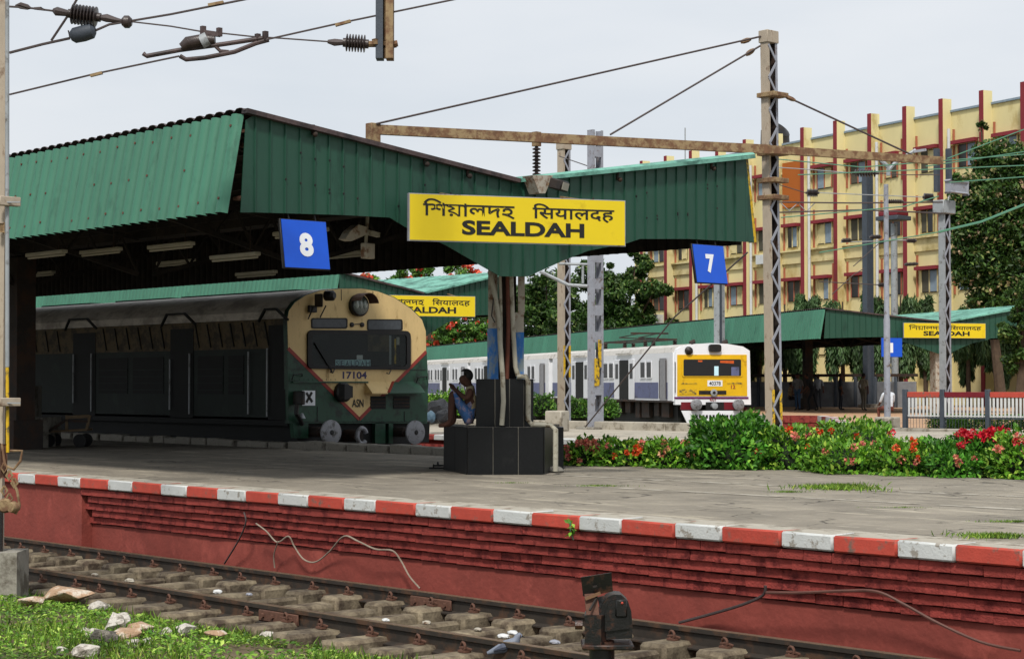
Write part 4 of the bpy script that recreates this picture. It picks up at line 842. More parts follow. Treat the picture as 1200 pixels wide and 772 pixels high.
def coach(root, fr, L_, nose, par, off=0):
    RP = [(yc - hw, zev), (yc - hw * .93, zev + (ztp - zev) * .55), (yc - hw * .6, zev + (ztp - zev) * .9), (yc, ztp), (yc + hw * .6, zev + (ztp - zev) * .9), (yc + hw * .93, zev + (ztp - zev) * .55), (yc + hw, zev)]
    MB(fr).slab([(-.25 if nose else -.02, y, z) for y, z in RP], (-L_, 0, 0)).build('roof', m_wr, root)
    MB(fr).box((-L_, yc - hw, zfl), (-.16, yc + hw, zev - .002)).build('body_side', m_w, root)
    MB(fr).box((-L_, yc - hw + .3, RZ + .3), (-.4, yc + hw - .3, zfl)).build('underframe', m_tdark, root)
    for k in range(int(L_ / 1.3)): MB(fr).box((-1 - k * 1.3, yc - hw + .12, zfl - random.uniform(.45, .9)), (-1 - k * 1.3 - random.uniform(.4, 1.1), yc - hw + .35, zfl - .05)).build('equipment_box', m_steeld, root)
    MB(fr).box((-L_, yc - hw - .05, zfl - .06), (-.3, yc - hw + .02, zfl + .02)).build('sole_bar', m_steeld, root)
    ys = yc - hw; 
    MB(fr).box((-L_, ys - .012, zfl + .10), (-2.0, ys - .002, zfl + .78)).build('lavender_band', m_lav, root)
    xs_ = [(-1.3, 'd'), (-3.6, 'w2'), (-6.6, 'D'), (-9.0, 'w2'), (-11.2, 'w2'), (-13.6, 'D'), (-16.0, 'w2'), (-18.3, 'w2'), (-19.9, 'D')]
    for (x, k) in xs_:
        if x < -L_ + .8: continue
        if k == 'D':
            MB(fr).box((x - .65, ys - .06, zfl + .04), (x + .65, ys - .014, zev - .24)).build('doorway', m_tdark, root); 
            for s_ in (-1.05, 1.05): MB(fr).bev((x + s_ - .4, ys - .05, zfl + .02), (x + s_ + .4, ys - .015, zev - .2), .02).build('door_leaf', m_w, root)
            for s_ in (-1.05, 1.05): MB(fr).box((x + s_ - .2, ys - .058, zfl + .95), (x + s_ + .2, ys - .051, zev - .4)).build('door_pane', m_win, root)
            MB(fr).bar((x - 1.1, ys - .06, zev + .05), (x + 1.1, ys - .06, zev + .05), .06).build('gutter', m_wr, root)
        elif k == 'd':
            MB(fr).box((x - .5, ys - .025, zfl + .1), (x + .5, ys - .013, zfl + .78)).build('lavender_band', m_lav, root); MB(fr).box((x - .42, ys - .05, zfl + .02), (x + .42, ys - .026, zev - .22)).build('crew_door', mat('door_grey', '#8b8b8f', .5), root)
            for s_ in (-.42, .42): MB(fr).bar((x + s_, ys - .05, zfl + .1), (x + s_, ys - .05, zev - .3), .03).build('hand_rail', m_steeld, root)
        else:
            for s_ in (-.42, .42):
                w_ = MB(fr).bev((x + s_ - .36, ys - .03, zfl + .95), (x + s_ + .36, ys - .014, zev - .32), .02).build('window', m_w, root); MB(fr).box((x + s_ - .28, ys - .036, zfl + 1.0), (x + s_ + .28, ys - .031, zev - .37)).build('pane', m_win, w_)
coach(T2, F2, 18.6, True, None)
for px in (791.2,): MB().tube([P2(px, 424, .03), P2(px, 460, .03)], .02, 6).build('hand_rail', m_steeld, T2)
# nose
NO = rrect(771.5, 402.5, 876.5, 474, 5); 
sl2([(789, 474), (789, 415), (791, 409), (796, 406), (806, 404), (816, 403), (830, 402), (850, 403), (868, 406), (876, 411), (877.5, 474)], -.25, .25, 'nose_shell', m_w)
sl2([(793.5, 415.5), (875, 415.5), (875.5, 464), (793.5, 464)], .001, .02, 'yellow_panel', m_ny)
sl2([(790, 465), (877, 465), (877, 467.2), (790, 467.2)], .002, .02, 'purple_line', m_pur)
w_ = sl2(rrect(799, 419, 870, 441.5, 2.5), .022, .03, 'windscreen_surround', m_ny); sl2(rrect(801, 421, 868.5, 440.5, 1.5), .053, .004, 'windscreen', m_win, w_)
sl2([(844, 422.5), (860, 422.5), (860, 426), (844, 425)], .058, .003, 'orange_strip', mat('cab_orange', '#c2541a', .5, bump=0), w_)  # thin orange strip on the upper windscreen
sl2([(818, 422), (823, 422), (823, 424), (818, 424)], .058, .003, 'orange_label', mat('cab_orange', '#c2541a'), w_)
sl2([(837, 429), (842, 429), (842, 440), (837, 440)], .058, .003, 'cab_seat', m_skyblue, w_); sl2([(857, 430), (866, 430), (866, 440), (857, 440)], .058, .003, 'driver_seat_back', m_lav, w_)
npz = sl2([(829, 445.5), (846.5, 445.5), (846.5, 452.5), (829, 452.5)], .022, .012, 'number_plate', m_signw); o = P2(831, 451.4, .036); text('plate_number', '40378', o, P2(844.6, 451.4, .036) - o, P2(831, 446.8, .036) - o, m_signk, npz, bold=.02, depth=.002)
o = P2(856.5, 455.5, .024); text('unit_number', '12', o, P2(861.8, 455.5, .024) - o, P2(856.5, 451, .024) - o, m_tr, T2, bold=.03, depth=.003)
o = P2(832, 469.8, .024); text('class_letters', 'KCT', o, P2(839.8, 469.8, .024) - o, P2(832, 466, .024) - o, m_tr, T2, bold=.03, depth=.003)
sl2([(819, 457.5), (851, 457.5), (851, 462), (819, 462)], .022, .02, 'lamp_bar', m_black); hl = MB().lathe([(.13, 0), (.15, .08), (.1, .1)], P2(836, 460, .04), N2, 18).build('head_lamp', m_silver, T2); MB().lathe([(.07, .1), (.05, .11)], P2(836, 460, .04), N2, 12).build('lens', m_black, hl)
for (x0, x1, y0, y1) in ((798, 817, 448, 450), (852, 870, 448, 450), (796, 816, 456, 462)): sl2([(x0, y0), (x1, y0), (x1, y1), (x0, y1)], .022, .012, 'grille', m_yellowp)
sl2([(797, 471), (813, 471), (813, 480), (797, 480)], -.1, .12, 'headstock', m_mar); sl2([(847, 471), (866, 471), (866, 480), (847, 480)], -.1, .12, 'headstock', m_mar); sl2([(826, 471), (847, 471), (847, 480), (826, 480)], -.1, .14, 'coupler_pocket', m_black)
MB().lathe([(.13, 0), (.13, .2), (.06, .22)], P2(836, 475.5, .04), N2, 12).build('coupler', m_silver, T2)
for x in (816.3, 865.8): MB().lathe([(.12, -.5), (.12, -.06), (.24, -.05), (.245, 0), (.2, .03)], P2(x, 474, .45), N2, 22).build('buffer', m_buf, T2)
pl_ = sl2([(798, 481), (870, 481), (866, 498), (806, 498)], .2, .04, 'cattle_guard', m_w)
for k in range(14):
    for yy in (486, 493): sl2([(811 + k * 4, yy), (813.6 + k * 4, yy), (813.6 + k * 4, yy + 4), (811 + k * 4, yy + 4)], .241, .004, 'guard_slot', m_tdark, pl_)
MB().lathe([(.2, 0), (.16, .2), (.05, .28)], P2(806, 411, -.1), N2, 12).build('horn', m_black, T2)
for x in (811, 849): MB().tube([P2(x, 406, -.4), P2(x - 1, 401, -.3), P2(x + 3, 400, -.3)], .1, 8).build('roof_horn', m_steeld, T2)
sl2(rrect(829, 403.5, 843, 412.5, 3), -.1, .25, 'top_lamp', m_black)
for (x, L_) in ((-6.5, 0), (-9.5, 1), (-12.5, 0)):
    for s_ in (-.7, .7): insu = MB(F2).lathe([(.06, 0), (.12, .06), (.06, .1), (.12, .16), (.06, .2), (.12, .26), (.05, .32)], (x, yc + s_, ztp - .05), n=10); insu.build('roof_insulator', m_steeld, T2)
b = MB(F2)
for s_ in (-.6, .6): b.bar((-6, yc + s_, ztp + .3), (-13, yc + s_, ztp + .3), .07); b.bar((-7, yc + s_, ztp + .34), (-11, yc + s_ * .8, ztp + .5), .05); b.bar((-11, yc + s_ * .8, ztp + .5), (-8, yc + s_ * .7, ztp + .62), .04)
b.bar((-8, yc - .9, ztp + .62), (-8, yc + .9, ztp + .62), .08); b.bar((-6, yc - .6, ztp + .3), (-6, yc + .6, ztp + .3), .07); b.bar((-13, yc - .6, ztp + .3), (-13, yc + .6, ztp + .3), .07); b.build('pantograph', m_steeld, T2)
prev = 18.6
for k in range(3):
    cc = c0 + VP2 * (prev + .6); cc.z = RZ; T = thing('suburban_coach', ['white suburban coach with lavender band, first behind the leading coach', 'white suburban coach seen left of the black plinth, beyond bushes', 'last visible white suburban coach, behind the green train'][k], 'train', (cc.x, cc.y, RZ), RZ3, 'coaches of the white train')
    coach(T, Fr((cc.x, cc.y, 0), RZ3), 18.0, False, None); prev += 18.6
t3 = setting('far_track', (c0.x, c0.y, GZ)); 
for s_ in (-.84, .84): rail_at(s_ + yc, -70, 5, t3, fr=F2)
# ------------------------------------------------------------------ masts
def lattice_mast(base, h, dx, dy, mt, label, band=None, rz=0, group='lattice steel masts', lean=0, pitch=.36):
    t = thing('lattice_mast', label, 'mast', tuple(base), rz, group); f = Fr(tuple(base), rz) @ Matrix.Rotation(lean, 4, 'Y')
    for s_ in (-1, 1):   # two channels with solid webs on the y sides
        y = s_ * dy / 2; b = MB(f); b.slab([(-dx / 2, y, 0), (dx / 2, y, 0), (dx / 2, y - s_ * .07, 0), (dx / 2 - .015, y - s_ * .07, 0), (dx / 2 - .015, y - s_ * .015, 0), (-dx / 2 + .015, y - s_ * .015, 0), (-dx / 2 + .015, y - s_ * .07, 0), (-dx / 2, y - s_ * .07, 0)], (0, 0, h)); b.build('channel', mt if s_ < 0 else m_steeld, t)  # far channel dark all over, shade inside the mast put into its colour
        if s_ > 0: MB(f).box((dx / 2 + .001, y - .07, 0), (dx / 2 + .006, y, h)).build('flange_face', m_lilac, t)
        if band:
            for (z0, z1) in band: MB(f).box((dx / 2, y - (.075 if s_ > 0 else 0), z0), (dx / 2 + .012, y + (0 if s_ > 0 else .075), z1)).build('yellow_band', m_yellowp, t)
    n = int(h / pitch); L = math.hypot(dy - .06, pitch); me = MB().box((-.008, -.028, 0), (.008, .028, L)).mesh('lacing_bar'); me.materials.append(m_lilac); an = math.atan2(dy - .06, pitch)
    for s_ in (-1, 1):
        for k in range(n):
            sg = 1 if k % 2 == 0 else -1; M_ = Matrix.Translation((s_ * (dx / 2 + .008), -sg * (dy / 2 - .03), k * pitch)) @ Matrix.Rotation(-sg * an, 4, 'X')
            o = inst('lacing_bar', me, t, (0, 0, 0)); M_ = Matrix.Rotation(lean, 4, 'Y') @ M_; o.location = M_.to_translation(); o.rotation_euler = M_.to_euler()
    MB(f).bev((-dx / 2 - .03, -dy / 2 - .03, h - .25), (dx / 2 + .03, dy / 2 + .03, h + .02), .01).build('head_plate', mt, t)
    MB(f).bev((-dx / 2 - .2, -dy / 2 - .2, -.4), (dx / 2 + .2, dy / 2 + .2, .05), .03).build('footing', m_conc, t)
    return t, f
def gz(px, py, D, z=None): p = at(px, py, D=D); p.z = 0 if z is None else z; return p
mA = gz(907, 500, 40); hA = at(901, 37, D=40).z
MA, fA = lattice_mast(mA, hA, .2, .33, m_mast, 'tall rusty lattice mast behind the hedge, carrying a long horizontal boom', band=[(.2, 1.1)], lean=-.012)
# boom with brackets, part of the mast
J = [at(438, 155, D=36.9), at(640, 162, D=38.3), at(903, 178, D=40), at(1098, 191, D=41.8)]
J[2] = Vector((mA.x - .10, mA.y - .1, at(903, 178, D=40).z)); off = Vector((.3, -.25, 0))
b = MB(); b.bar(J[0] + off, J[2] + off, .14, .19); b.build('boom', m_rust, MA); b = MB(); b.bar(J[2] + off, J[3] + off, .13, .17); b.build('boom', m_rust, MA)
MB().bev(J[0] + off + Vector((-.1, -.12, -.32)), J[0] + off + Vector((.1, .12, .12)), .01).build('boom_end', m_rust, MA)
for (zp, w_) in ((112, .5), (180, .6), (212, .6), (232, .5)): p = at(903, zp, D=40); MB().bev((mA.x - .25, mA.y - .25, p.z - .05), (mA.x + .25, mA.y + .25, p.z + .05), .01).build('clamp', m_rust, MA)
def wire(name, pts, r_, mt, label, cat='wire', group=None, sag=0, n=10):
    P_ = []
    for i in range(len(pts) - 1):
        for k in range(n): u = k / n; q = Vector(pts[i]).lerp(Vector(pts[i + 1]), u); q.z -= sag * 4 * u * (1 - u); P_.append(q)
    P_.append(Vector(pts[-1])); c = Vector(pts[0]); t = thing(name, label, cat, tuple(c), 0, group); MB().tube(P_, r_, 5).build('strand', mt, t); return t
w1 = wire('guy_wire', [at(892, 43, D=40), J[0] + off + Vector((.1, 0, .1))], .022, m_wire, 'upper guy wire from the rusty mast top to the far end of the boom', group='guy wires')
w2 = wire('guy_wire', [at(891, 54, D=40), at(715, 158, D=38.9)], .022, m_wire, 'shorter guy wire from the rusty mast top to the middle of the boom', group='guy wires')
w3 = wire('guy_wire', [at(914, 110, D=40), at(1078, 186, D=41.6)], .022, m_wire, 'guy wire from the rusty mast down to the right end of the boom', group='guy wires')
for t, a_, b_ in ((w1, (880, 46), (868, 50)), (w2, (884, 58), (874, 65)), (w3, (920, 113), (932, 118))): 
    p, q = at(*a_, D=40), at(*b_, D=40); MB().tube([p, p.lerp(q, .3), p.lerp(q, .7), q], [.03, .055, .055, .03], 6).build('turnbuckle', m_rust, t)
def insul(p, q, rr=.09, n=7, core=.035):
    p = Vector(p); q = Vector(q); L = (q - p).length; pr = [(core, 0)]
    for k in range(n): a = L * (.1 + .8 * k / n); s = L * .8 / n; pr += [(core, a), (rr, a + s * .35), (rr * .95, a + s * .6), (core, a + s * .8)]
    pr.append((core, L)); return MB().lathe(pr, p, q - p, 14)
def insulator_thing(label, p, q, rr, n, group, mt=None, hang=None):
    t = thing('insulator', label, 'insulator', tuple(Vector(p)), 0, group); insul(p, q, rr, n).build('shed_stack', mt or m_insul, t)
    if hang: MB().bar(hang[0], hang[1], hang[2]).build('cap', m_rust, t)
    return t
p = at(628, 165, D=38.4) + off * .6; insulator_thing('small dark suspension insulator hanging from the boom above the yellow board', p + Vector((0, 0, -.1)), p + Vector((0, 0, -.85)), .09, 8, None, hang=(p + Vector((0, 0, .15)), p + Vector((0, 0, -.15)), .14))
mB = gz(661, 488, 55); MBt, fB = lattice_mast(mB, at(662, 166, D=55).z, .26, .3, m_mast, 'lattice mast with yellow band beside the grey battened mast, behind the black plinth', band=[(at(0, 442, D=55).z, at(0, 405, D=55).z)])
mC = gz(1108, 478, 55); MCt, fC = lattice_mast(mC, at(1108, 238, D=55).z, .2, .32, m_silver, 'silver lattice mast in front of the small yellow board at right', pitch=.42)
p = at(1107, 245, D=55); MB().bev((mC.x - .2, mC.y - .32, p.z - .15), (mC.x + .2, mC.y + .32, p.z + .25), .02).build('cross_bracket', m_silver, MCt)
for px in (1098, 1112): q = at(px, 225, D=55); MB().bar(q, q + Vector((0, 0, 1.3)), .14).build('riser', m_darkgrey, MCt)
MB().bev(at(1113, 225, D=54.5), at(1123, 214, D=55) + Vector((0, .3, 0)), .05).build('cable_box', m_lilac, MCt)
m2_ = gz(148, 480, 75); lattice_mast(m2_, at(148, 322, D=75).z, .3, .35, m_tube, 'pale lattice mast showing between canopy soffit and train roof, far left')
# grey battened mast
mG = gz(698, 502, 50); hG = at(698, 153, D=50).z; G = thing('battened_mast', 'pale grey mast of two channels joined by batten plates, with orange number plate', 'mast', tuple(mG), 0); fG = Fr(tuple(mG))
for s_ in (-1, 1): MB(fG).slab([(.11, s_ * .2, 0), (.11, s_ * .12, 0), (.095, s_ * .12, 0), (.095, s_ * .185, 0), (-.095, s_ * .185, 0), (-.095, s_ * .12, 0), (-.11, s_ * .12, 0), (-.11, s_ * .2, 0)], (0, 0, hG)).build('channel', m_lilac, G)
for k in range(11):
    for s_ in (-1, 1): MB(fG).box((s_ * .112 - .004, -.13, .2 + k * hG / 11.3), (s_ * .112 + .004, .13, .48 + k * hG / 11.3)).build('batten_plate', m_lilac, G)
MB(fG).bev((-.4, -.4, -.4), (.4, .4, .06), .03).build('footing', m_conc, G)
pz0 = at(700, 452, D=50).z; MB(fG).box((.118, -.16, pz0), (.13, .02, pz0 + .75)).build('number_plate', m_yellowp, G); MB(fG).box((.118, -.02, pz0 + .5), (.13, .1, pz0 + 1.25)).build('number_plate', m_yellowp, G)
# bracket arms left of the masts
b = MB(); b.tube([at(633, 318, D=50), at(666, 334, D=50), at(700, 336, D=50)], .05, 8); b.build('bracket_tube', m_silver, G)
MB().tube([at(655, 309, D=50), at(695, 310, D=50)], .035, 8).build('bracket_tube', m_silver, G); MB().tube([at(683, 311, D=50), at(683, 332, D=50)], .035, 8).build('bracket_tube', m_silver, G)
# dark I section mast and others on the right
def plain_mast(name, label, cat, px, pyt, pyb, D, w_, mt, sec='I'):
    q = gz(px, pyb, D, at(px, pyb, D=D).z if D > 60 else 0); q.z = max(0, min(q.z, .1)); h = at(px, pyt, D=D).z - q.z; t = thing(name, label, cat, tuple(q)); f = Fr(tuple(q))
    if sec == 'I':
        for s_ in (-1, 1): MB(f).box((-.15, s_ * w_ / 2 - .02, 0), (.15, s_ * w_ / 2 + .02, h)).build('flange', mt, t)
        MB(f).box((-.02, -w_ / 2 + .021, 0), (.02, w_ / 2 - .021, h)).build('web', m_darkgrey, t)
    else: MB(f).lathe([(w_ / 2, 0), (w_ * .42, h)], n=14).build('shaft', mt, t)
    MB(f).bev((-.4, -.4, -.3), (.4, .4, .12), .03).build('footing', m_conc, t); return t, f
plain_mast('steel_mast', 'dark grey twin mast rising behind the right end canopy before the building', 'mast', 1018, 200, 476, 93, .5, m_darkgrey)
tq, fq = plain_mast('steel_mast', 'pale grey column carrying a red switch platform, behind the thin lamp pole', 'mast', 1049, 262, 478, 96, .4, m_silver, 'o')
p = at(1047, 256, D=96); MB().bev(p + Vector((-.7, -.6, -.12)), p + Vector((.7, .6, .1)), .02).build('switch_platform', m_darkgrey, tq); MB().bev(p + Vector((-.6, -.5, .12)), p + Vector((.6, .5, .3)), .02).build('red_casing', m_mar, tq)
tq, fq = plain_mast('steel_mast', 'pale post in the shadowed canopy behind the blue 7', 'mast', 843, 285, 380, 80, .34, m_silver)
# lamp pole with concrete block
lb = at(1040, 502, z=0); LP = thing('lamp_pole', 'thin grey lamp pole on a concrete block beside the white fence', 'pole', tuple(lb)); h = at(1040, 178, D=lb.dot(FH)).z
MB(Fr(lb)).lathe([(.09, .3), (.09, 3), (.075, 3.05), (.065, h - .9)], n=14).build('shaft', m_lilac, LP); MB(Fr(lb)).bev((-.26, -.26, -.2), (.26, .26, .32), .03).build('block', m_concl, LP)
D_ = lb.dot(FH); MB().tube([at(1041, 206, D=D_), at(1041, 196, D=D_), at(1028, 184, D=D_)], .06, 8).build('arm', m_silver, LP); MB().tube([at(1041, 200, D=D_), at(1048, 192, D=D_), at(1066, 180, D=D_), at(1073, 176, D=D_)], .05, 8).build('arm', m_silver, LP)
for (px, py, s_) in ((1029, 184, -1), (1070, 178, 1)): p = at(px, py, D=D_); MB().bar(p, p + RT * .35 * s_ + Vector((0, 0, .05)), .14, .07).build('lamp_head', m_lilac, LP)
# insulators, brackets and cross wires among the right-hand masts
for i, (px, py, L, rr, lab) in enumerate([(1014, 203, 32, .11, 'long dark insulator left of the lamp pole top'), (952, 226, 16, .12, 'stout dark insulator just right of the rusty mast'), (1088, 231, 14, .12, 'stout dark insulator left of the silver lattice mast'), (1048, 236, 22, .07, 'red brown insulator beside the lamp pole'), (992, 282, 12, .07, 'small insulator on the red pilaster line'), (1026, 278, 14, .07, 'small insulator beside the dark mast'), (1068, 282, 12, .07, 'small insulator before the building wall'), (1068, 310, 16, .06, 'flat insulator low before the building'), (1034, 284, 8, .06, 'tiny insulator on the slanting stay'), (1033, 334, 8, .06, 'tiny insulator above the canopy ridge')]):
    D = 52; p, q = at(px - L / 2, py, D=D), at(px + L / 2, py + random.uniform(-1, 1), D=D); insulator_thing(lab, p, q, rr, 8, 'insulators of the right-hand lines')
cross = [((908, 196), (952, 199), (1000, 203)), ((1028, 203), (1060, 205), (1100, 205)), ((908, 215), (944, 226)), ((960, 226), (1080, 231)), ((912, 237), (1000, 238), (1105, 237)), ((912, 249), (1010, 246), (1105, 250)), ((985, 284), (1074, 281)), ((960, 330), (1035, 334)), ((1000, 312), (1036, 280), (1047, 276)), ((915, 238), (925, 247), (935, 238), (945, 248), (955, 238)), ((975, 345), (1000, 322), (1012, 315))]
CL = ['thin wire from the rusty mast to the long dark insulator', 'thin wire from the long dark insulator to the silver mast', 'short wire from the rusty mast to the stout insulator', 'wire between the two stout dark insulators', 'pale upper rail of the cross span before the building', 'lower rail of the cross span before the building', 'thin wire joining two small insulators right of the dark mast', 'low thin wire just above the end canopy ridge', 'bent stay rising to the thin lamp pole', 'zigzag lacing wire beside the rusty mast', 'slanting stay ending beside the dark mast foot']
for i, c in enumerate(cross): wire('contact_wire', [at(px, py, D=52 + .02 * k) for k, (px, py) in enumerate(c)], .022 if i in (4, 5) else .014, m_wire if i % 3 else m_silver, CL[i], group='line wires before the building', n=2)
gw = [((1085, 195), (1200, 178), ), ((905, 186), (1010, 196), (1200, 203 - 22)), ((1100, 272), (1150, 260), (1205, 238)), ((960, 296), (1100, 272)), ((915, 255), (1060, 242), (1100, 230)), ((1112, 214), (1205, 207)), ((1110, 186), (1205, 150)), ((935, 205), (1200, 186 + 8))]
for i, c in enumerate(gw): wire('green_wire', [at(px, py, D=50) for px, py in c], (.035 if i in (2,) else .016), m_gwire, ['green wire meeting the boom end at upper right', 'long green wire crossing the building front', 'thick green wire rising to the right edge from the silver mast', 'green wire below the row of insulators', 'green wire bundled along the cross line', 'green wire passing before the tree top', 'highest green wire at the right edge', 'green wire just over the long dark insulator'][i], n=3)
wire('contact_wire', [at(686, 500, D=49), at(790, 372, D=44), at(876, 296, D=40.5)], .02, m_wire, 'dark slanting stay cable from behind the plinth up under the blue 7')
wire('contact_wire', [at(655, 183, D=54), at(690, 195, D=50), at(700, 198, D=50)], .015, m_wire, 'short stay between the two masts above the roof')
# ------------------------------------------------------------------ overhead gear in the upper left
D0 = 20.0; A_ = lambda x, y, d=0: at(x, y, D=D0 + d)
cw = wire('catenary_wire', [A_(11, 8), A_(30, 9), A_(62, 13)], .012, m_wire, 'cross span from the near post through a ribbed insulator to the hanging girder, top left', n=1)
MB().tube([A_(18, 7), A_(24, 5.5), A_(32, 8), A_(36, 10)], [.01, .025, .025, .012], 6).build('turnbuckle', m_wire, cw); MB().tube([A_(18, 7), A_(24, 10), A_(32, 11), A_(36, 10)], .01, 6).build('turnbuckle', m_wire, cw)
MB().tube([A_(40, 10), A_(48, 9.5), A_(53, 12), A_(40, 10.5)], .012, 6).build('shackle', m_wire, cw)
MB().tube([A_(62, 12), A_(66, 13.5), A_(80, 16)], [.02, .05, .035], 8).build('clevis', m_wire, cw); insul(A_(80, 16), A_(118, 21), .115, 8, .05).build('insulator', m_insul, cw); MB().tube([A_(118, 21), A_(125, 21.5), A_(136, 24), A_(146, 25)], [.03, .045, .03, .01], 8).build('clevis', m_wire, cw)
MB().lathe([(.04, -.03), (.07, 0), (.07, .05), (.04, .08)], A_(146, 26), RT, 10).build('clamp', m_insul, cw)
MB().tube([A_(148, 25), A_(200, 31), A_(235, 37)], .009, 5).build('strand', m_wire, cw); MB().tube([A_(258, 39), A_(295, 43), A_(328, 45), A_(384, 49)], .009, 5).build('strand', m_wire, cw)
MB().tube([A_(384, 49), A_(392, 50), A_(402, 50)], [.02, .04, .03], 8).build('clevis', m_wire, cw); insul(A_(402, 50), A_(432, 52), .1, 7, .05).build('insulator', m_insul, cw); MB().tube([A_(432, 52), A_(442, 52)], .035, 8).build('pin', m_rust, cw); MB().tube([A_(461, 52), A_(466, 51)], .035, 8).build('pin', m_rust, cw)
c2w = wire('catenary_wire', [A_(11, 62), A_(50, 52), A_(82, 45)], .016, m_wire, 'jumper with a smooth barrel insulator hanging between near post and wire clamp', n=3)
MB().tube([A_(83, 45), A_(86, 45), A_(88, 43), A_(108, 36), A_(111, 37), A_(112, 40)][:4] and [A_(83, 43), A_(87, 42), A_(98, 39.5), A_(108, 36.5), A_(112, 36)], [.05, .085, .09, .085, .04], 14).build('barrel_insulator', m_darkgrey, c2w); MB().tube([A_(112, 36), A_(128, 29), A_(146, 26)], .014, 6).build('strand', m_wire, c2w); MB().tube([A_(82, 45), A_(81, 40), A_(80, 36)], .008, 5).build('tail', m_wire, c2w)
wire('catenary_wire', [A_(92, -4), A_(80, 18), A_(60, 48)], .014, m_wire, 'loose dropper crossing behind the ribbed insulator at the top edge', n=3)
c3w = wire('catenary_wire', [A_(146, 26), A_(200, 17), A_(300, -3)], .013, m_wire, 'wire rising from the clamp to the top edge at upper left', n=3); MB().bar(A_(244, 6.5), A_(262, 3), .05, .03).build('splice', m_rust, c3w)
c4w = wire('catenary_wire', [A_(11, 111), A_(110, 87), A_(210, 66)], .011, m_wire, 'low contact wire from the near post to the section insulator', n=3); MB().bar(A_(106, 89), A_(120, 85.5), .045, .03).build('splice', m_rust, c4w)
c5w = wire('catenary_wire', [A_(315, 46), A_(400, 27), A_(545, -3)], .011, m_wire, 'wire rising right from the section insulator past the hanging girder', n=4); MB().bar(A_(393, 30), A_(411, 25), .05, .03).build('splice', m_rust, c5w)
si = thing('section_insulator', 'forked brown section insulator with runners hanging in the wires at top left', 'insulator', tuple(A_(250, 55)))
MB().tube([A_(168, 63), A_(172, 66), A_(210, 59), A_(262, 52), A_(308, 45)], .026, 8).build('runner', m_flash, si); MB().tube([A_(211, 66), A_(218, 70), A_(240, 68), A_(275, 61), A_(300, 51), A_(315, 47)], .026, 8).build('runner', m_flash, si)
MB().tube([A_(213, 56), A_(220, 51), A_(240, 47), A_(252, 47)], [.05, .075, .07, .05], 12).build('body', m_insul, si); MB().tube([A_(236, 50), A_(244, 46)], .085, 12).build('collar', m_silver, si)
MB().bar(A_(248, 52), A_(247, 41), .08, .05).build('clamp', m_flash, si); MB().bar(A_(237, 38), A_(258, 41), .05).build('cross_bar', m_flash, si)
for x, y0, y1 in ((238, 31, 41), (257, 33, 43), (302, 40, 47), (311, 37, 48)): MB().bar(A_(x, y0), A_(x, y1), .05).build('horn', m_flash, si)
MB().tube([A_(250, 52), A_(258, 60), A_(268, 61)], .02, 6).build('stay', m_flash, si)
# hanging girder at top
hg = thing('hanging_girder', 'rusty girder end hanging down from above at the top of the picture', 'girder', tuple(A_(451, 70)))
u0 = A_(451, 70); topz = 14
for s_, mt in ((-1, m_darkgrey), (1, m_rust)):
    c = u0 + RT * s_ * .055; MB().slab([c - RT * .04 - FH * .1, c + RT * .04 - FH * .1, c + RT * .04 + FH * .1, c - RT * .04 + FH * .1], (0, 0, topz - c.z)).build('flange', mt, hg)
MB().box((u0.x - .015, u0.y - .015, u0.z + .01), (u0.x + .015, u0.y + .015, topz)).build('web', m_rust, hg); MB().bev(A_(441, 54) - FH * .12, A_(460, 48) + FH * .12 , .005).build('clamp', m_rust, hg)

# ------------------------------------------------------------------ near post at the left edge
n0 = at(2, 706, z=-.93); NP = thing('near_post', 'rusty pale post with conduit and brackets on a concrete block, left edge', 'post', tuple(n0)); DP = n0.dot(FH)
Q = lambda x, y, d=0: at(x, y, D=DP + d)
def vbox(x0, x1, z0, z1, d0, d1, nm, mt): 
    a_, b_ = Q(x0, 400), Q(x1, 400); a_.z = b_.z = z0; MB().slab([a_ + FH * d0, b_ + FH * d0, b_ + FH * d1, a_ + FH * d1], (0, 0, z1 - z0)).build(nm, mt, NP)
zt = Q(0, 646).z; vbox(-22, 25, -1.0, zt, -.1, .35, 'block', m_conc)
vbox(-14, -3, zt, 7.5, .05, .3, 'channel', m_mast); vbox(-3, 4, zt + .45, 7.5, .0, .04, 'flange', m_mast); vbox(-3, 4, zt, zt + .45, .0, .04, 'flange_foot', m_black)
b = MB(); b.tube([Q(8.5, -30, -.05), Q(8.5, 230, -.05), Q(8.5, 430, -.05)], .021, 10); b.build('conduit', m_silver, NP); MB().tube([Q(8.5, 430, -.05), Q(9, 530, -.05)], .017, 10).build('conduit', m_yellowp, NP)
for y in (236, 471): MB().bev(Q(-4, y + 5, -.12), Q(24, y - 5, -.05) + FH * .02, .006).build('bracket', m_mast, NP); MB().bar(Q(-4, y + 1, -.12), Q(24, y + 1, -.12), .02, .012).build('bolt_bar', m_silver, NP)
b = MB(); b.tube([Q(2, 520, -.1), Q(6, 545, -.12), Q(16, 550, -.12), Q(24, 540, -.12), Q(26, 528, -.12), Q(12, 528, -.12)], .013, 6); b.build('hook', m_rust, NP)
for k in range(6): c = Q(5 + (k % 3) * 6, 548 + k * 9, -.12); MB().tube([c + Vector((0, 0, .05)), c + RT * .03, c - Vector((0, 0, .05)), c - RT * .03, c + Vector((0, 0, .05))], .012, 6).build('chain_link', m_rust, NP)
MB().lathe([(.055, -.05), (.075, 0), (.055, .05)], Q(6, 592, -.12), FH, 14).build('pulley', m_rust, NP); MB().lathe([(.045, -.05), (.06, 0), (.045, .05)], Q(16, 594, -.14), FH + RT * .5, 14).build('pulley', m_rust, NP); MB().tube([Q(14, 560, -.12), Q(20, 575, -.12), Q(23, 592, -.12), Q(18, 602, -.12)], .014, 6).build('hook', m_rust, NP)
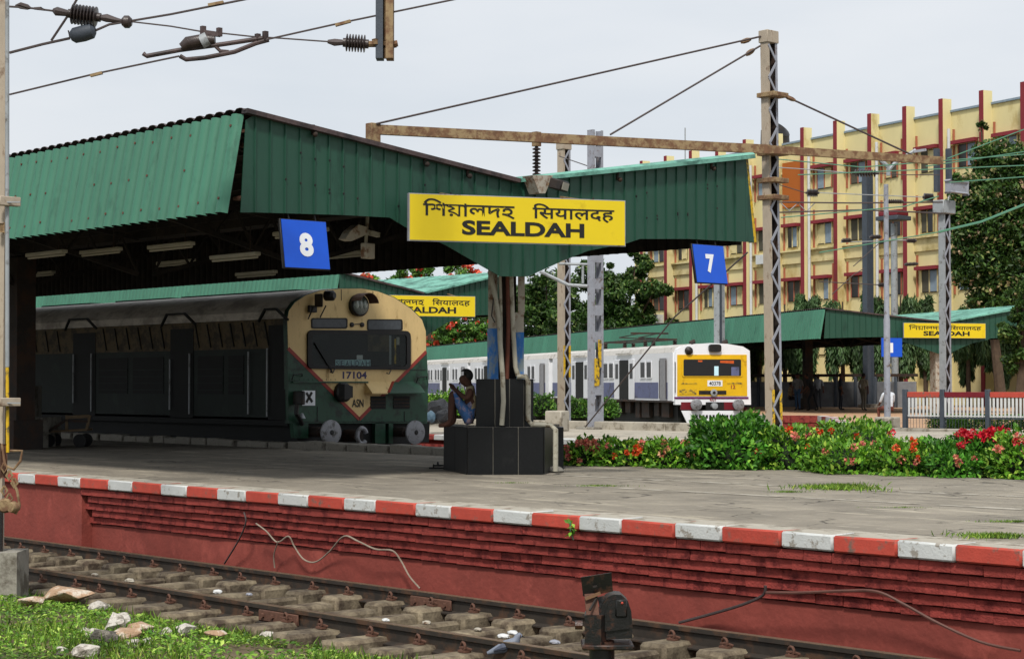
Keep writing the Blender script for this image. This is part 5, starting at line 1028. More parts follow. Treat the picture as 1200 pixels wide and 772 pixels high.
MB().bev(Q(0, 560, -.1), Q(8, 520, -.05), .01).build('rust_plate', m_clip, NP)
MB().bev(Q(-2, 272, -.1), Q(4, 262, -.05), .01).build('bracket', m_rust, NP)

# ------------------------------------------------------------------ ground signal (shunt signal) in the foreground
sg0 = at(713, 745, Y=8.7); DS = sg0.dot(FH); base = Vector((sg0.x, sg0.y, GZ)); rzs = math.atan2(RT.y, RT.x); SG = thing('shunt_signal', 'black iron ground signal with a tilted back plate beside the near rail', 'signal', tuple(base), rzs)
fS = Fr(tuple(base), rzs); s_px = DS / FPX
def SP(px, py, d=0): p = at(px, py, D=DS); v = fS.inverted() @ p; return Vector((v.x, d, v.z))
m_sig = mat('signal_black', '#171716', .38, var=.35, scale=14, bump=.25, dirt='#4a2f22', damt=.42, dscale=7, bdist=.004)
MB(fS).lathe([(.085, 0), (.085, .98 + SP(0, 752).z - 1.0 + .02)], (SP(706, 760).x, .08, 0), n=16).build('pedestal', m_sig, SG)
zpl = SP(0, 754).z; b = MB(fS); b.bev((SP(681, 0).x, -.06, zpl - .035), (SP(741, 0).x, .24, zpl), .008); b.build('base_plate', m_sig, SG)
zb0 = zpl + .001
MB(fS).slab([(SP(684, 0).x, -.03, zb0), (SP(703, 0).x, -.05, zb0), (SP(712, 0).x, .05, zb0), (SP(712, 0).x, .2, zb0), (SP(686, 0).x, .2, zb0)], (0, 0, SP(0, 720).z - zb0)).build('front_case', m_sig, SG)
prof = [SP(x, y, 0) for x, y in [(702, 750), (702, 722), (706, 708), (712, 700), (720, 696.5), (728, 697), (736, 704), (740, 716), (741.5, 734), (741, 748)]]
MB(fS).slab([p + Vector((0, .02, 0)) for p in prof], (0, .22, 0)).build('lamp_drum', m_sig, SG); MB(fS).slab([p * 1 + Vector((0, .005, 0)) for p in [SP(x, y) for x, y in [(709, 740), (709, 718), (714, 706), (720, 701), (727, 701), (733, 707), (737, 718), (738, 736)]]], (0, .014, 0)).build('drum_rib', m_sig, SG)
MB(fS).bev(SP(721, 723, -.01), SP(735, 702, .05), .01).build('hatch', m_sig, SG); MB(fS).sph(SP(729, 706, -.012), .009, 8).build('red_button', m_kerbr, SG)
b = MB(fS); b.slab([SP(681, 677, .05), SP(717, 671.5, .05), SP(719, 694, .07), SP(699, 698, .08), SP(684, 700, .08)], (0, .018, 0)); b.build('back_plate', m_sig, SG)
MB(fS).bar(SP(693, 698, .09), SP(695, 724, .03), .085, .05, up=(0, 1, 0)).build('neck', m_clip, SG); MB(fS).bar(SP(705, 700, .09), SP(709, 718, .08), .05, .04, up=(0, 1, 0)).build('stay', m_sig, SG)
MB(fS).bar(SP(691, 714, -.03), SP(700, 700, .04), .012).build('lever', m_steeld, SG); MB(fS).bar(SP(686, 702, .03), SP(704, 695, .03), .02).build('rusty_link', m_rust, SG); MB(fS).bar(SP(695, 688, .04), SP(700, 687, .04), .012).build('paint_fleck', m_steeld, SG)
MB(fS).lathe([(.03, 0), (.03, .05)], SP(683, 733, .05), (-1, 0, 0), 8).build('hinge_boss', m_sig, SG)

# ------------------------------------------------------------------ cables on the platform wall
def wallc(pts, r_, label, mt):
    P_ = [at(x, y, Y=YE + d) for x, y, d in pts]; Q_ = []
    for i in range(len(P_) - 1):
        p0, p1, p2_, p3_ = P_[max(i - 1, 0)], P_[i], P_[i + 1], P_[min(i + 2, len(P_) - 1)]
        for k in range(6):
            t = k / 6; Q_.append(.5 * ((2 * p1) + (p2_ - p0) * t + (2 * p0 - 5 * p1 + 4 * p2_ - p3_) * t * t + (3 * p1 - p0 - 3 * p2_ + p3_) * t ** 3))
    Q_.append(P_[-1]); return MB().tube(Q_, r_, 6).solo('loose_cable', mt, label, 'cable')
m_cab_l = mat('cable_grey', '#8c8072', .6, var=.3, scale=12)
wallc([(300, 613, .0), (312, 622, .03), (325, 635, .05), (338, 628, .05), (345, 640, .1), (356, 655, .12), (370, 658, .14), (386, 646, .12), (403, 628, .03), (420, 634, .0), (440, 643, .03), (460, 645, .05), (470, 657, .1), (480, 675, .1), (492, 689, .12)], .009, 'pale loose cable drooping in loops across the red wall, left of centre', m_cab_l)
wallc([(286, 600, 0), (288, 612, 0), (280, 632, .05), (263, 660, .14)], .010, 'short dark cable hanging down from the kerb, leftmost on the wall', m_wire)
wallc([(326, 634, .04), (321, 650, .1), (322, 665, .13)], .008, 'thin pale tail of cable below the knot on the wall', m_cab_l)
wallc([(1196, 762, .12), (1150, 752, .1), (1100, 730, .06), (1060, 708, .02), (1028, 693, -.02), (990, 692, -.02), (940, 694, -.01), (898, 694, -.01)], .013, 'brown cable sagging along the right part of the wall', mat('cable_brown', '#5c3c34', .6, var=.3))
wallc([(897, 686, -.02), (894, 697, 0), (870, 708, .05), (830, 720, .14), (796, 729, .14)], .013, 'dark stub of cable slanting down behind the ground signal', m_wire)

# ------------------------------------------------------------------ left platform: blocks, trolley
p = at(40, 522, z=0); KB = thing('concrete_block', 'low grey concrete block behind the trolley, at the foot of the pillar', 'block', tuple(p)); 
a_, b_ = at(16, 526, z=0), at(58, 524, z=0); a_.z = b_.z = 0; MB().slab([a_, b_, b_ + FH * .9, a_ + FH * .9], (0, 0, at(58, 489, D=b_.dot(FH)).z)).build('lower_block', m_conc, KB)
a_, b_ = at(14, 522, z=0) + FH * .4, at(32, 521, z=0) + FH * .4; zz = at(58, 489, D=b_.dot(FH) - .4).z + .002; a_.z = b_.z = zz; MB().slab([a_, b_, b_ + FH * .7, a_ + FH * .7], (0, 0, at(30, 452, D=b_.dot(FH)).z - zz)).build('upper_block', m_conc, KB)
p = at(78, 524, z=0); rz_ = math.atan2(RT.y, RT.x); KT = thing('hand_trolley', 'small dark four-wheeled trolley with tilted handle, parked in shade', 'trolley', tuple(p), rz_); f = Fr(tuple(p), rz_)
K = 34.5 / FPX
for (x, y) in ((-22, 0), (-22, .5), (16, 0), (16, .5)): w_ = MB(f).lathe([(.13, -.03), (.13, .03)], (x * K, y, .13), (0, 1, 0), 16).build('wheel', m_rubber, KT)
MB(f).bar((-22 * K, .25, .3), (24 * K, .25, .34), .5, .04).build('deck', m_wood, KT); MB(f).bar((-22 * K, .0, .3), (-2 * K, .0, .52), .05).build('frame_rail', m_steeld, KT); MB(f).bar((-2 * K, 0, .52), (26 * K, 0, .5), .05).build('frame_rail', m_steeld, KT); MB(f).bar((24 * K, 0, .34), (28 * K, 0, .62), .05).build('upright', m_wood, KT); MB(f).bar((0, 0, .34), (0, 0, .62), .05).build('upright', m_wood, KT); MB(f).bar((0, .0, .58), (27 * K, .0, .6), .04, .06).build('side_board', m_wood, KT)
p = at(13, 400, Y=17.2); t = thing('blue_bundle', 'dark blue cloth bundle hanging behind the near post in the shade', 'bundle', tuple(p)); MB().tube([at(18, 402, Y=17.2), at(20, 415, Y=17.2), at(19, 440, Y=17.2)], [.03, .1, .05], 10).build('cloth', mat('navy_cloth', '#1b3346', .9), t)
# small grey concrete marker post behind plinth
p = at(653, 505, z=0); q = at(653, 481, D=p.dot(FH)); w_ = .24; MB(Fr((p.x, p.y, 0), .3)).bev((-w_, -w_, 0), (w_, w_, q.z), .03).solo('marker_block', m_concl, 'square grey concrete marker standing behind the drain pipe of the plinth', 'block')

# ------------------------------------------------------------------ white picket fence with dark posts
fa, fb_ = at(1061, 503, z=0), at(1158, 504.5, z=0); fd = fb_ - fa; fd.z = 0; seg = fd.length / 2.14; fd.normalize(); frz = math.atan2(fd.y, fd.x)
FN = thing('picket_fence', 'white picket fence with red top rail between dark posts, far right', 'fence', tuple(fa), frz); ff = Fr(tuple(fa), frz)
zF = lambda y: at(1061, y, D=fa.dot(FH)).z
pos = [0, seg * .98, seg * 2.14, seg * 3.3, seg * 4.5]
for x in pos: MB(ff).bev((x - .06, -.07, 0), (x + .06, .07, zF(456)), .01).build('post', m_darkgrey, FN)
zA_, zB_ = zF(488), zF(464); pme = MB().bev((-.028, -.012, 0), (.028, .012, zB_ - zA_), .006).mesh('picket'); pme.materials.append(m_white)
x = .12
while x < pos[-1]:
    inst('picket', pme, FN, (x, -.02, zA_)); x += .103
for i in range(4): MB(ff).bev((pos[i] + .07, -.05, zB_ - .03), (pos[i + 1] - .07, .01, zF(459)), .01).build('red_rail', m_mar if i % 2 else m_kerbr, FN); MB(ff).bar((pos[i] + .07, .0, zA_ + .03), (pos[i + 1] - .07, .0, zA_ + .03), .03).build('lower_rail', m_white, FN); MB(ff).bar((pos[i] + .07, 0, zF(489)), (pos[i + 1] - .07, 0, zF(489)), .03, .04).build('mesh_rail', m_darkgrey, FN)
me_ = MB().box((-.004, -.004, .05), (.004, .004, zF(489))).mesh('mesh_wire'); me_.materials.append(m_darkgrey); x = .15
while x < pos[-1]: inst('mesh_wire', me_, FN, (x, 0, 0)); x += .085
kb0 = setting('fence_kerb', tuple(fa)); MB(ff).bev((-.4, -.5, -.3), (pos[-1], -.2, .05), .02, jit=.01).build('kerb', m_concl, kb0)
# bags and litter
m_bag = mat('black_bag', '#15171b', .3, var=.4, scale=12, bump=.5, bdist=.03)
def lump(p, r_, sc, mt, name, label, cat, seed, group=None):
    bm = bmesh.new(); bmesh.ops.create_icosphere(bm, subdivisions=3, radius=1)
    for v in bm.verts: n_ = v.co.normalized(); d = 1 + .22 * noise.noise(n_ * 2 + Vector((seed, 0, 0))) + .1 * noise.noise(n_ * 6 + Vector((0, seed, 0))); v.co = Vector((n_.x * sc[0], n_.y * sc[1], max(n_.z, -.75) * sc[2])) * r_ * d
    bm.verts.index_update(); b = MB(Fr(tuple(p))); b.add([v.co.copy() for v in bm.verts], [[v.index for v in f.verts] for f in bm.faces]); bm.free(); return b.solo(name, mt, label, cat, group)
lump(at(514, 484, D=46), .36, (1, 1, .95), m_bag, 'rubbish_bag', 'glossy black rubbish bag, the larger, beside the bushes behind the train', 'bag', 1)
lump(at(521, 489, D=45), .26, (1, .8, .8), m_bag, 'rubbish_bag', 'smaller black rubbish bag leaning on the larger one', 'bag', 5)
lump(at(505, 489, D=45), .15, (.8, .8, 1.1), mat('blue_bag', '#4d6575', .4, var=.2, scale=10, bump=.3), 'rubbish_bag', 'pale blue plastic bag between the green train and the black bags', 'bag', 9)
MB(Fr(tuple(at(494, 512, z=0)), .4)).bev((-.02, -.25, .0), (.02, .25, .35), .005).solo('white_board', m_signw, 'small white board leaning on the red edge wall by the train buffer', 'board')
for i, (px, py) in enumerate([(82, 676), (111, 673), (205, 692), (255, 693), (292, 696), (452, 726), (500, 729), (560, 737), (601, 741), (650, 752), (590, 745), (770, 745), (152, 680)]):
    p = at(px, py, z=GZ + .1); lab = ['by the near post', 'left between the rails', 'under the pier end', 'crumpled, green flecked', 'right of the green flecked one', 'under the wall cable', 'beside the far fishplate', 'midway to the signal', 'left of the signal', 'touching the signal foot', 'flat on a sleeper before the signal', 'right of the signal', 'small, second from left'][i]
    lump(p, random.uniform(.03, .05), (1.3, .9, .5), (m_white, m_colw, m_concl, m_white, m_lilac)[i % 5], 'litter_scrap', 'pale crumpled scrap of litter lying between the rails, ' + lab, 'litter', i, 'litter scraps on the near track')
# pigeon
p = at(597, 768, z=-.86); D_ = p.dot(FH); pr = Fr(tuple(p), math.atan2(RT.y, RT.x)); k_ = D_ / FPX
PG = thing('pigeon', 'grey pigeon standing on the ballast at the bottom edge, facing right', 'bird', tuple(p), math.atan2(RT.y, RT.x))
MB(pr).tube([(-.17, 0, .02), (-.1, 0, .045), (-.03, 0, .07), (.03, 0, .09), (.055, 0, .125), (.065, 0, .15), (.08, 0, .155), (.095, 0, .15)], [.012, .03, .05, .05, .03, .025, .024, .012], 14).build('body', mat('pigeon_grey', '#707784', .7, var=.25, scale=25), PG)
MB(pr).tube([(.095, 0, .15), (.118, 0, .142)], [.008, .002], 6).build('beak', m_black, PG); MB(pr).sph((.085, -.022, .158), .005, 8).build('eye', m_clip, PG)
for s_ in (-.02, .02): MB(pr).tube([(0, s_, .05), (0, s_, -.03), (.02, s_, -.035)], .004, 5).build('leg', m_kerbr, PG)
for s_ in (-1, 1): MB(pr).tube([(-.12, s_ * .03, .045), (-.05, s_ * .046, .075), (.02, s_ * .04, .085)], [.008, .028, .02], 8).build('wing', mat('pigeon_dark', '#4b5160', .7, var=.2), PG)

# ------------------------------------------------------------------ people
mat('cloth_3e6a9c', '#2f5585', .85, var=.3, scale=9, dirt='#9a8488', damt=.5, dscale=11)
def person(label, loc, rz, J_, cols, hair='#14100e', skin='#5a3a2a', sc=1.0, group=None, shorts=False):
    """J_: joint positions (x forward, y left, z up)"""
    t = thing('person', label, 'person', tuple(loc), rz, group); f = Fr(tuple(loc), rz) @ Matrix.Scale(sc, 4)
    nodes = []; edges = []; kind = []
    def N(p, r_, k, par=None):
        nodes.append((Vector(p), r_)); kind.append(k); i = len(nodes) - 1
        if par is not None: edges.append((par, i))
        return i
    j = {k: Vector(v) for k, v in J_.items()}
    pel = N(j['pelvis'], .125, 'l'); wa = N(j['pelvis'].lerp(j['chest'], .45), .115, 's', pel); ch = N(j['chest'], .135, 's', wa); nb = N(j['neck'], .06, 's', ch); nk = N(j['neck'].lerp(j['head'], .35), .05, 'k', nb)
    hd = N(j['head'] + Vector((0, 0, -.03)), .102, 'k', nk); N(j['head'] + Vector((0, 0, .06)), .112, 'k', hd); 
    hf = j['face'].normalized(); N(j['head'] + hf * .075 + Vector((0, 0, -.055)), .04, 'k', hd)
    for s_, S_ in ((1, 'L'), (-1, 'R')):
        sh = N(j['sh' + S_], .062, 's', ch); el = N(j['el' + S_], .042, 's' if not shorts else 'k', sh); wr = N(j['wr' + S_], .028, 'k', el); d = (j['wr' + S_] - j['el' + S_]).normalized(); pm = N(j['wr' + S_] + d * .06, .034, 'k', wr)
        sx = d.cross(Vector((0, 0, 1)) if abs(d.z) < .9 else Vector((0, 1, 0))).normalized(); cu = d.cross(sx) * -.25
        for q, (o_, L_) in enumerate(((-.03, .07), (-.01, .082), (.01, .078), (.03, .06))):
            a1 = N(j['wr' + S_] + d * (.085) + sx * o_, .0095, 'k', pm); N(j['wr' + S_] + d * (.085 + L_) + sx * o_ + cu * L_ * 1.2, .008, 'k', a1)
        a1 = N(j['wr' + S_] + d * .045 - sx * .045, .011, 'k', wr); N(j['wr' + S_] + d * .09 - sx * .06 + cu * .05, .0095, 'k', a1)
        hp_ = N(j['hip' + S_], .095, 'l', pel); kn = N(j['kn' + S_], .06, 'l', hp_); ck = N(j['kn' + S_].lerp(j['an' + S_], .35), .052, 'l' if not shorts else 'k', kn); an = N(j['an' + S_], .036, 'l' if not shorts else 'k', ck)
        fd_ = j['ft' + S_]; N(j['an' + S_] + Vector((0, 0, -.045)) + fd_ * .08, .035, 'f', an); N(j['an' + S_] + Vector((0, 0, -.055)) + fd_ * .17, .028, 'f', len(nodes) - 1)
    me = bpy.data.meshes.new('body'); me.from_pydata([n_[0] for n_ in nodes], edges, []); o = bpy.data.objects.new('body', me); COL.objects.link(o)
    md = o.modifiers.new('skin', 'SKIN'); md.use_smooth_shade = True; sv = me.skin_vertices[0].data
    for i, (p_, r_) in enumerate(nodes): sv[i].radius = (r_, r_)
    sv[0].use_root = True; o.modifiers.new('sub', 'SUBSURF').levels = 1; bpy.context.view_layer.update()
    ev = o.evaluated_get(bpy.context.evaluated_depsgraph_get()); m2 = bpy.data.meshes.new_from_object(ev); bpy.data.objects.remove(o)
    M_ = WM[t.name].inverted() @ f
    segs = [(nodes[a][0], nodes[b_][0], kind[b_]) for a, b_ in edges]; mi = {'l': 0, 's': 1, 'k': 2, 'f': 3}
    for k_ in (cols[0], cols[1], skin, cols[2]): m2.materials.append(mat('cloth_' + k_.strip('#'), k_, .85, var=.25, scale=9, bump=.1))
    for pl in m2.polygons:
        c = pl.center; best = 9; bk = 'l'
        for a, b_, k_ in segs:
            ab = b_ - a; u = max(0, min(1, (c - a).dot(ab) / (ab.dot(ab) + 1e-9))); d = (a + ab * u - c).length
            if d < best: best = d; bk = k_
        pl.material_index = mi[bk]
    m2.transform(M_); bo = bpy.data.objects.new('body', m2); link(bo, t); WM[bo.name] = WM[t.name]
    hm = mat('hair', hair, .8, var=.3, scale=30)
    b = MB(f); hc = j['head'] + Vector((0, 0, .03)) - hf * .012; b.sph(hc, .1, 16, (1, .94, 1.0)); 
    inv = f.inverted(); qs = [inv @ v - hc for v in b.v]; kp = [not (q.dot(hf) > .035 and q.z < .05) and q.z > -.08 for q in qs]
    b.f = [q for q in b.f if all(kp[i] for i in q)]; b.m = [0] * len(b.f)
    # cut the front so that the face stays free
    b.build('hair', hm, t)
    sd = Vector((-hf.y, hf.x, 0)); b = MB(f); hh = j['head']
    b.tube([hh + hf * .088 + Vector((0, 0, .0)), hh + hf * .105 + Vector((0, 0, -.03))], [.008, .014], 6); b.build('nose', mat('cloth_' + skin.strip('#'), skin), t)
    for s_ in (-1, 1): MB(f).sph(hh + hf * .083 + sd * s_ * .032 + Vector((0, 0, .005)), .009, 6).build('eye', m_black, t); MB(f).sph(hh + sd * s_ * .088 + Vector((0, 0, -.01)), .022, 8, (.8, .5, 1.3)).build('ear', mat('cloth_' + skin.strip('#'), skin), t)
    MB(f).bar(hh + hf * .088 + sd * -.022 + Vector((0, 0, -.06)), hh + hf * .088 + sd * .022 + Vector((0, 0, -.06)), .008).build('mouth', mat('lip', '#4a2420', .6), t)
    return t
def stand(a=.0, lean=0., arm=(.1, .05), step=.08):
    return dict(pelvis=(0, 0, .92), chest=(lean, 0, 1.28), neck=(lean * 1.2, 0, 1.43), head=(lean * 1.3 + .02, 0, 1.57), face=(1, 0, -.1), shL=(lean, .18, 1.37), shR=(lean, -.18, 1.37), elL=(lean - .02, .24, 1.1), elR=(lean - .02, -.24, 1.1), wrL=(arm[0], .24, .87), wrR=(arm[1], -.22, .87), hipL=(0, .09, .88), hipR=(0, -.09, .88), knL=(step, .1, .48), knR=(-step * .3, -.1, .48), anL=(step * .6, .11, .07), anR=(-step, -.11, .07), ftL=Vector((1, .1, 0)), ftR=Vector((1, -.1, 0)))
def sit(h=.45):
    return dict(pelvis=(0, 0, h + .1), chest=(.04, 0, h + .45), neck=(.06, 0, h + .6), head=(.1, 0, h + .74), face=(1, 0, -.2), shL=(.04, .18, h + .54), shR=(.04, -.18, h + .54), elL=(.14, .23, h + .28), elR=(.14, -.23, h + .28), wrL=(.36, .14, h + .2), wrR=(.36, -.14, h + .2), hipL=(.02, .09, h + .09), hipR=(.02, -.09, h + .09), knL=(.44, .13, h + .08), knR=(.44, -.13, h + .08), anL=(.42, .13, .07), anR=(.46, -.13, .07), ftL=Vector((1, 0, 0)), ftR=Vector((1, 0, 0)))
# the boy on the plinth: back against the upper block, knees drawn up, facing left
seat = o1(555.5, .33); seat.z = .64
lz = math.atan2(-RT.y, -RT.x)
J1 = dict(pelvis=(.05, 0, .11), chest=(.03, 0, .42), neck=(.07, 0, .56), head=(.12, 0, .675), face=(1, .1, -.6), shL=(.04, .16, .50), shR=(.04, -.16, .50), elL=(.10, .23, .38), elR=(.10, -.23, .37), wrL=(.245, .09, .50), wrR=(.235, -.07, .49), hipL=(.06, .09, .1), hipR=(.06, -.09, .1), knL=(.30, .12, .49), knR=(.30, -.11, .47), anL=(.33, .12, .065), anR=(.28, -.11, .065), ftL=Vector((1, 0, 0)), ftR=Vector((1, 0, 0)))
BOY = person('barefoot person in blue patterned shorts and cream shirt sitting on the black plinth, knees up', seat, lz, J1, ('#3e6a9c', '#8f8468', '#4a2e22'), skin='#41281e', sc=.98, shorts=True)
# sandals on the paving
for i, (px, py) in enumerate(((512, 549), (517, 546))):
    p = at(px, py, z=0); f = Fr((p.x, p.y, 0), lz + .2 * i); t = thing('sandal', ['dark sandal on the paving, the nearer of the pair left of the plinth', 'dark sandal on the paving, close against the plinth'][i], 'sandal', (p.x, p.y, 0), lz + .2 * i, 'pair of sandals by the plinth'); MB(f).bev((-.12, -.045, 0), (.12, .045, .025), .01).build('sole', m_rubber, t); MB(f).tube([(.05, -.045, .02), (.05, -.02, .06), (.05, .02, .06), (.05, .045, .02)], .01, 6).build('strap', m_rubber, t)
P3 = lambda px, py: (lambda p: Vector((p.x, p.y, .03)))(at(px, py, z=.03))
away = math.atan2(FH.y, FH.x); rgt = math.atan2(RT.y, RT.x)
person('person in white shirt sitting behind the concrete block of the lamp pole, seen from behind', P3(1042, 494.5) , away + .3, sit(.35), ('#6b3b30', '#c9cfd6', '#4a2e22'), sc=1.0)
person('standing person in grey shirt and blue jeans, second from the left under the end canopy', P3(935, 480.5), away + 2.6, stand(arm=(.15, .1)), ('#2f4a66', '#6b6a68', '#20180f'))  # clothes under the end canopy darkened, its shade put into the colours
person('person in black clothes bending forward near the left under the end canopy', P3(953, 480.8), away + 1.2, stand(lean=.22, arm=(.4, .35), step=.2), ('#15161a', '#1c1d20', '#20180f'))
person('person with a dark backpack and dark trousers standing in the middle under the end canopy', P3(985, 480), rgt, stand(), ('#1d1f26', '#22252e', '#20180f'))
person('pale dressed person standing beside the dark column, rightmost under the end canopy', P3(1012, 480.5), rgt + .8, stand(), ('#6a6355', '#8c8472', '#20180f'))
person('person in tan shirt sitting farthest left in the shade under the end canopy', P3(925, 480), rgt, sit(), ('#2a1f1c', '#7d684c', '#20180f'))
person('person in light shirt half hidden behind the bending one under the end canopy', P3(959, 478.5), away + 3, stand(), ('#3b3d42', '#8d9298', '#20180f'))
# ------------------------------------------------------------------ yellow building
m_bw = mat('building_yellow', '#d5c996', .85, var=.08, scale=.6, bump=.1, bscale=3, dirt='#b09c62', damt=.35, dscale=.35, stretch=(1, 1, .5))
m_br = mat('building_red', '#7e2830', .8, var=.12, scale=1, bump=0, dirt='#6a2222', damt=.3, dscale=.6); m_bo = mat('building_orange', '#a85a1c', .85, var=.1, scale=.6)
m_rib = mat('building_rib', '#a5654a', .85); m_winb = mat('window_recess', '#4d4a3e', .8, var=.3, scale=1); m_bl = mat('building_ledge', '#d2c392', .85, var=.1, scale=.8, dirt='#a4935f', damt=.45, dscale=.5); m_shut = mat('shutter_blue', '#7f8f9c', .6, var=.2)
tB = (-510 - 600) / FPX; uB = (FH + RT * tB).normalized(); nB = Vector((uB.y, -uB.x, 0)); nB = nB if nB.dot(FH) < 0 else -nB
PB = at(976, 450, D=113); RB = math.atan2(uB.y, uB.x); PB.z = 0
BLD = thing('office_building', 'long four-storey yellow building with dark red vertical fins, behind the station', 'building', tuple(PB + uB * 20), RB)
fB_ = Fr(tuple(PB), RB)   # local x along the facade (away), y = left of it
sY = 1 if (fB_.to_3x3() @ Vector((0, 1, 0))).dot(nB) > 0 else -1
iB = fB_.inverted()
def sB(px): return (iB @ at(px, 450, P=PB, N=nB)).x
ztop = at(1013, 152, P=PB, N=nB).z; zl1 = at(970, 196, P=PB, N=nB).z; FLH = at(970, 196, P=PB, N=nB).z - at(970, 261, P=PB, N=nB).z
def bb(x0, x1, y0, y1, z0, z1): a_, b_ = sorted((y0 * sY, y1 * sY)); return MB(fB_).box((x0, a_, z0), (x1, b_, z1))
xs0 = sB(1290); fins = [sB(p) for p in (1260, 1212, 1163, 1115, 1072, 1030.5, 990, 951, 917)]
stp = (fins[-1] - fins[-4]) / 3
while fins[-1] < sB(742) - 3: fins.append(fins[-1] + stp)
bb(xs0, fins[-1] + 2, -14, 0, GZ, ztop - .9).build('wall', m_bw, BLD); bb(xs0, fins[-1] + 2, -.35, -.001, ztop - .899, ztop).build('parapet', m_bw, BLD); bb(xs0, fins[-1] + 2, -.4, .1, ztop + .001, ztop + .12).build('coping', m_shut, BLD)
bb(xs0, fins[-1] + 2, .0005, .16, ztop - 1.9, ztop - 1.75).build('cornice', m_bl, BLD)
for k in range(1, 2): z = zl1 - FLH * k - 2.35; bb(xs0, fins[-1] + 2, .0005, .12, z, z + .75).build('spandrel_band', m_bl, BLD); bb(xs0, fins[-1] + 2, .0005, .3, z + .751, z + .85).build('ledge', m_bl, BLD)
for i, x in enumerate(fins):
    bb(x - .16, x + .16, .002, .62, GZ, ztop + .75).build('fin', m_bw, BLD); bb(x - .15, x + .15, .6202, .68, GZ, ztop + .752).build('fin_face', m_br, BLD)
    if i % 2 == 1: MB(fB_).tube([(x - .5, sY * .5, ztop - 1), (x - .5, sY * .5, 0)], .09, 8).build('drain_pipe', m_white, BLD)
random.seed(11)
for i in range(len(fins) - 1):
    xa, xb = fins[i], fins[i + 1]; W_ = xb - xa
    for k in range(5):
        zl = zl1 - FLH * k
        if zl - 1.4 < .2: continue
        if k == 0 and abs(i - 7) < 1:
            bb(xa + .35, xb - .35, .001, .2, zl - 2.2, zl + .7).build('orange_wall', m_bo, BLD); continue
        x0, x1 = xa + W_ * (.32 if (i + k) % 4 else .42), xa + W_ * .76
        bb(x0 - .25, x1 + .25, .001, .45, zl, zl + .2).build('lintel', m_br, BLD)
        wn = bb(x0, x1, .001, .06, zl - 1.3, zl - .01).build('window', m_winb, BLD)
        kind = random.random()
        for q in range(2):
            xq = x0 + (x1 - x0) * q / 2; 
            if kind < .7 or q == i % 2: bb(xq + .05, xq + (x1 - x0) / 2 - .05, .061, .09, zl - 1.25, zl - .06).build('pane', (m_win, m_shut, m_winb, m_bl)[random.randrange(4)], wn)
        for q in range(3): xq = x0 + (x1 - x0) * q / 2; bb(xq - .03, xq + .03, .06, .12, zl - 1.3, zl - .01).build('mullion', m_bl if kind > .3 else m_rib, wn)
        for xr in (x0 - .4, x1 + .4): bb(xr - .035, xr + .035, .001, .12, zl - 1.5, zl + .9).build('rib', m_rib, BLD)
        if (i, k) in ((8, 1), (12, 2), (3, 3)): bb((x0 + x1) / 2 - .45, (x0 + x1) / 2 + .45, .001, .5, zl - 2.2, zl - 1.6).build('air_conditioner', m_white, BLD)
q = at(930, 168, P=PB - nB * 4, N=nB); MB(Fr(tuple(q))).tube([(-1.6, 0, 0), (-1.6, 0, .8), (-1.2, 0, 1.1), (-1.2, 0, 1.2)], [1, 1, .8, .3], 14).solo('water_tank', m_black, 'black rooftop water tank on the yellow building behind the rusty mast', 'tank')
q = at(803, 200, D=150); MB().tube([q, Vector((q.x, q.y, at(803, 150, D=150).z))], .05, 6).solo('antenna', m_silver, 'thin rooftop antenna rising above the right wing of the near canopy', 'antenna')
# boundary wall and dark hall behind the end canopy
wv0 = at(868, 470, D=98); wv1 = at(1075, 468, D=93); d = wv1 - wv0; d.z = 0; BW = thing('boundary_wall', 'low grey panelled wall behind the people under the end canopy', 'wall', (wv0.x, wv0.y, 0), math.atan2(d.y, d.x)); fw_ = Fr((wv0.x, wv0.y, 0), math.atan2(d.y, d.x)); n_ = 9; L_ = d.length
m_wallg = mat('wall_panel', '#6b6d70', .85, var=.3, scale=3, rnd=.25)
for k in range(n_): MB(fw_).bev((L_ * k / n_ + .05, -.08, 0), (L_ * (k + 1) / n_ - .05, .08, 1.35), .02).build('panel', m_wallg, BW); MB(fw_).bev((L_ * k / n_ - .1, -.14, 0), (L_ * k / n_ + .049, .14, 1.6), .02).build('pier', m_darkgrey, BW)
MB(fw_).box((0, -.12, 1.6), (L_, .12, 1.75)).build('coping', m_steeld, BW)

# ------------------------------------------------------------------ vegetation
lf_dark = leafmat('leaf_dark', '#1d3316', '#4a6b2c', '#8a9a55', .1); lf_mid = leafmat('leaf_mid', '#27441a', '#5c8a32', '#93b050', .12)
lf_bright = leafmat('leaf_bright', '#2f5c17', '#74a832', '#b4cc5a', .15); lf_hedge = leafmat('leaf_hedge', '#275214', '#72ab30', '#b8d456', .2)
lf_hdark = leafmat('leaf_hedge_dark', '#1d4513', '#57982e', '#93c24a', .16); lf_pale = leafmat('leaf_blossom_tree', '#24401b', '#5d7d3a', '#c9a888', .1)
lf_droop = leafmat('leaf_droop', '#26401f', '#5d7d4c', '#90a877', .1); lf_red = leafmat('gulmohar', '#b8321a', '#d9573a', '#e07a5c', .3, .2)
lf_grass = leafmat('grass', '#3a5c18', '#7c9e36', '#b0b85a', .15); lf_weed = leafmat('weed', '#3d6a1c', '#86ad3e', '#b5cc62', .2)
lf_pink = leafmat('petal_pink', '#c8556a', '#d98a6a', '#e8b890', .3, .2); lf_crim = leafmat('petal_red', '#a80f22', '#d0203a', '#e04a50', .3, .2); lf_oran = leafmat('petal_orange', '#c23a14', '#e0562a', '#e88a4a', .3, .2)
m_bark = mat('bark', '#4a3d30', .9, var=.4, scale=6, bump=.4); m_core = mat('crown_core', '#141f0e', .95, var=.4, scale=6)
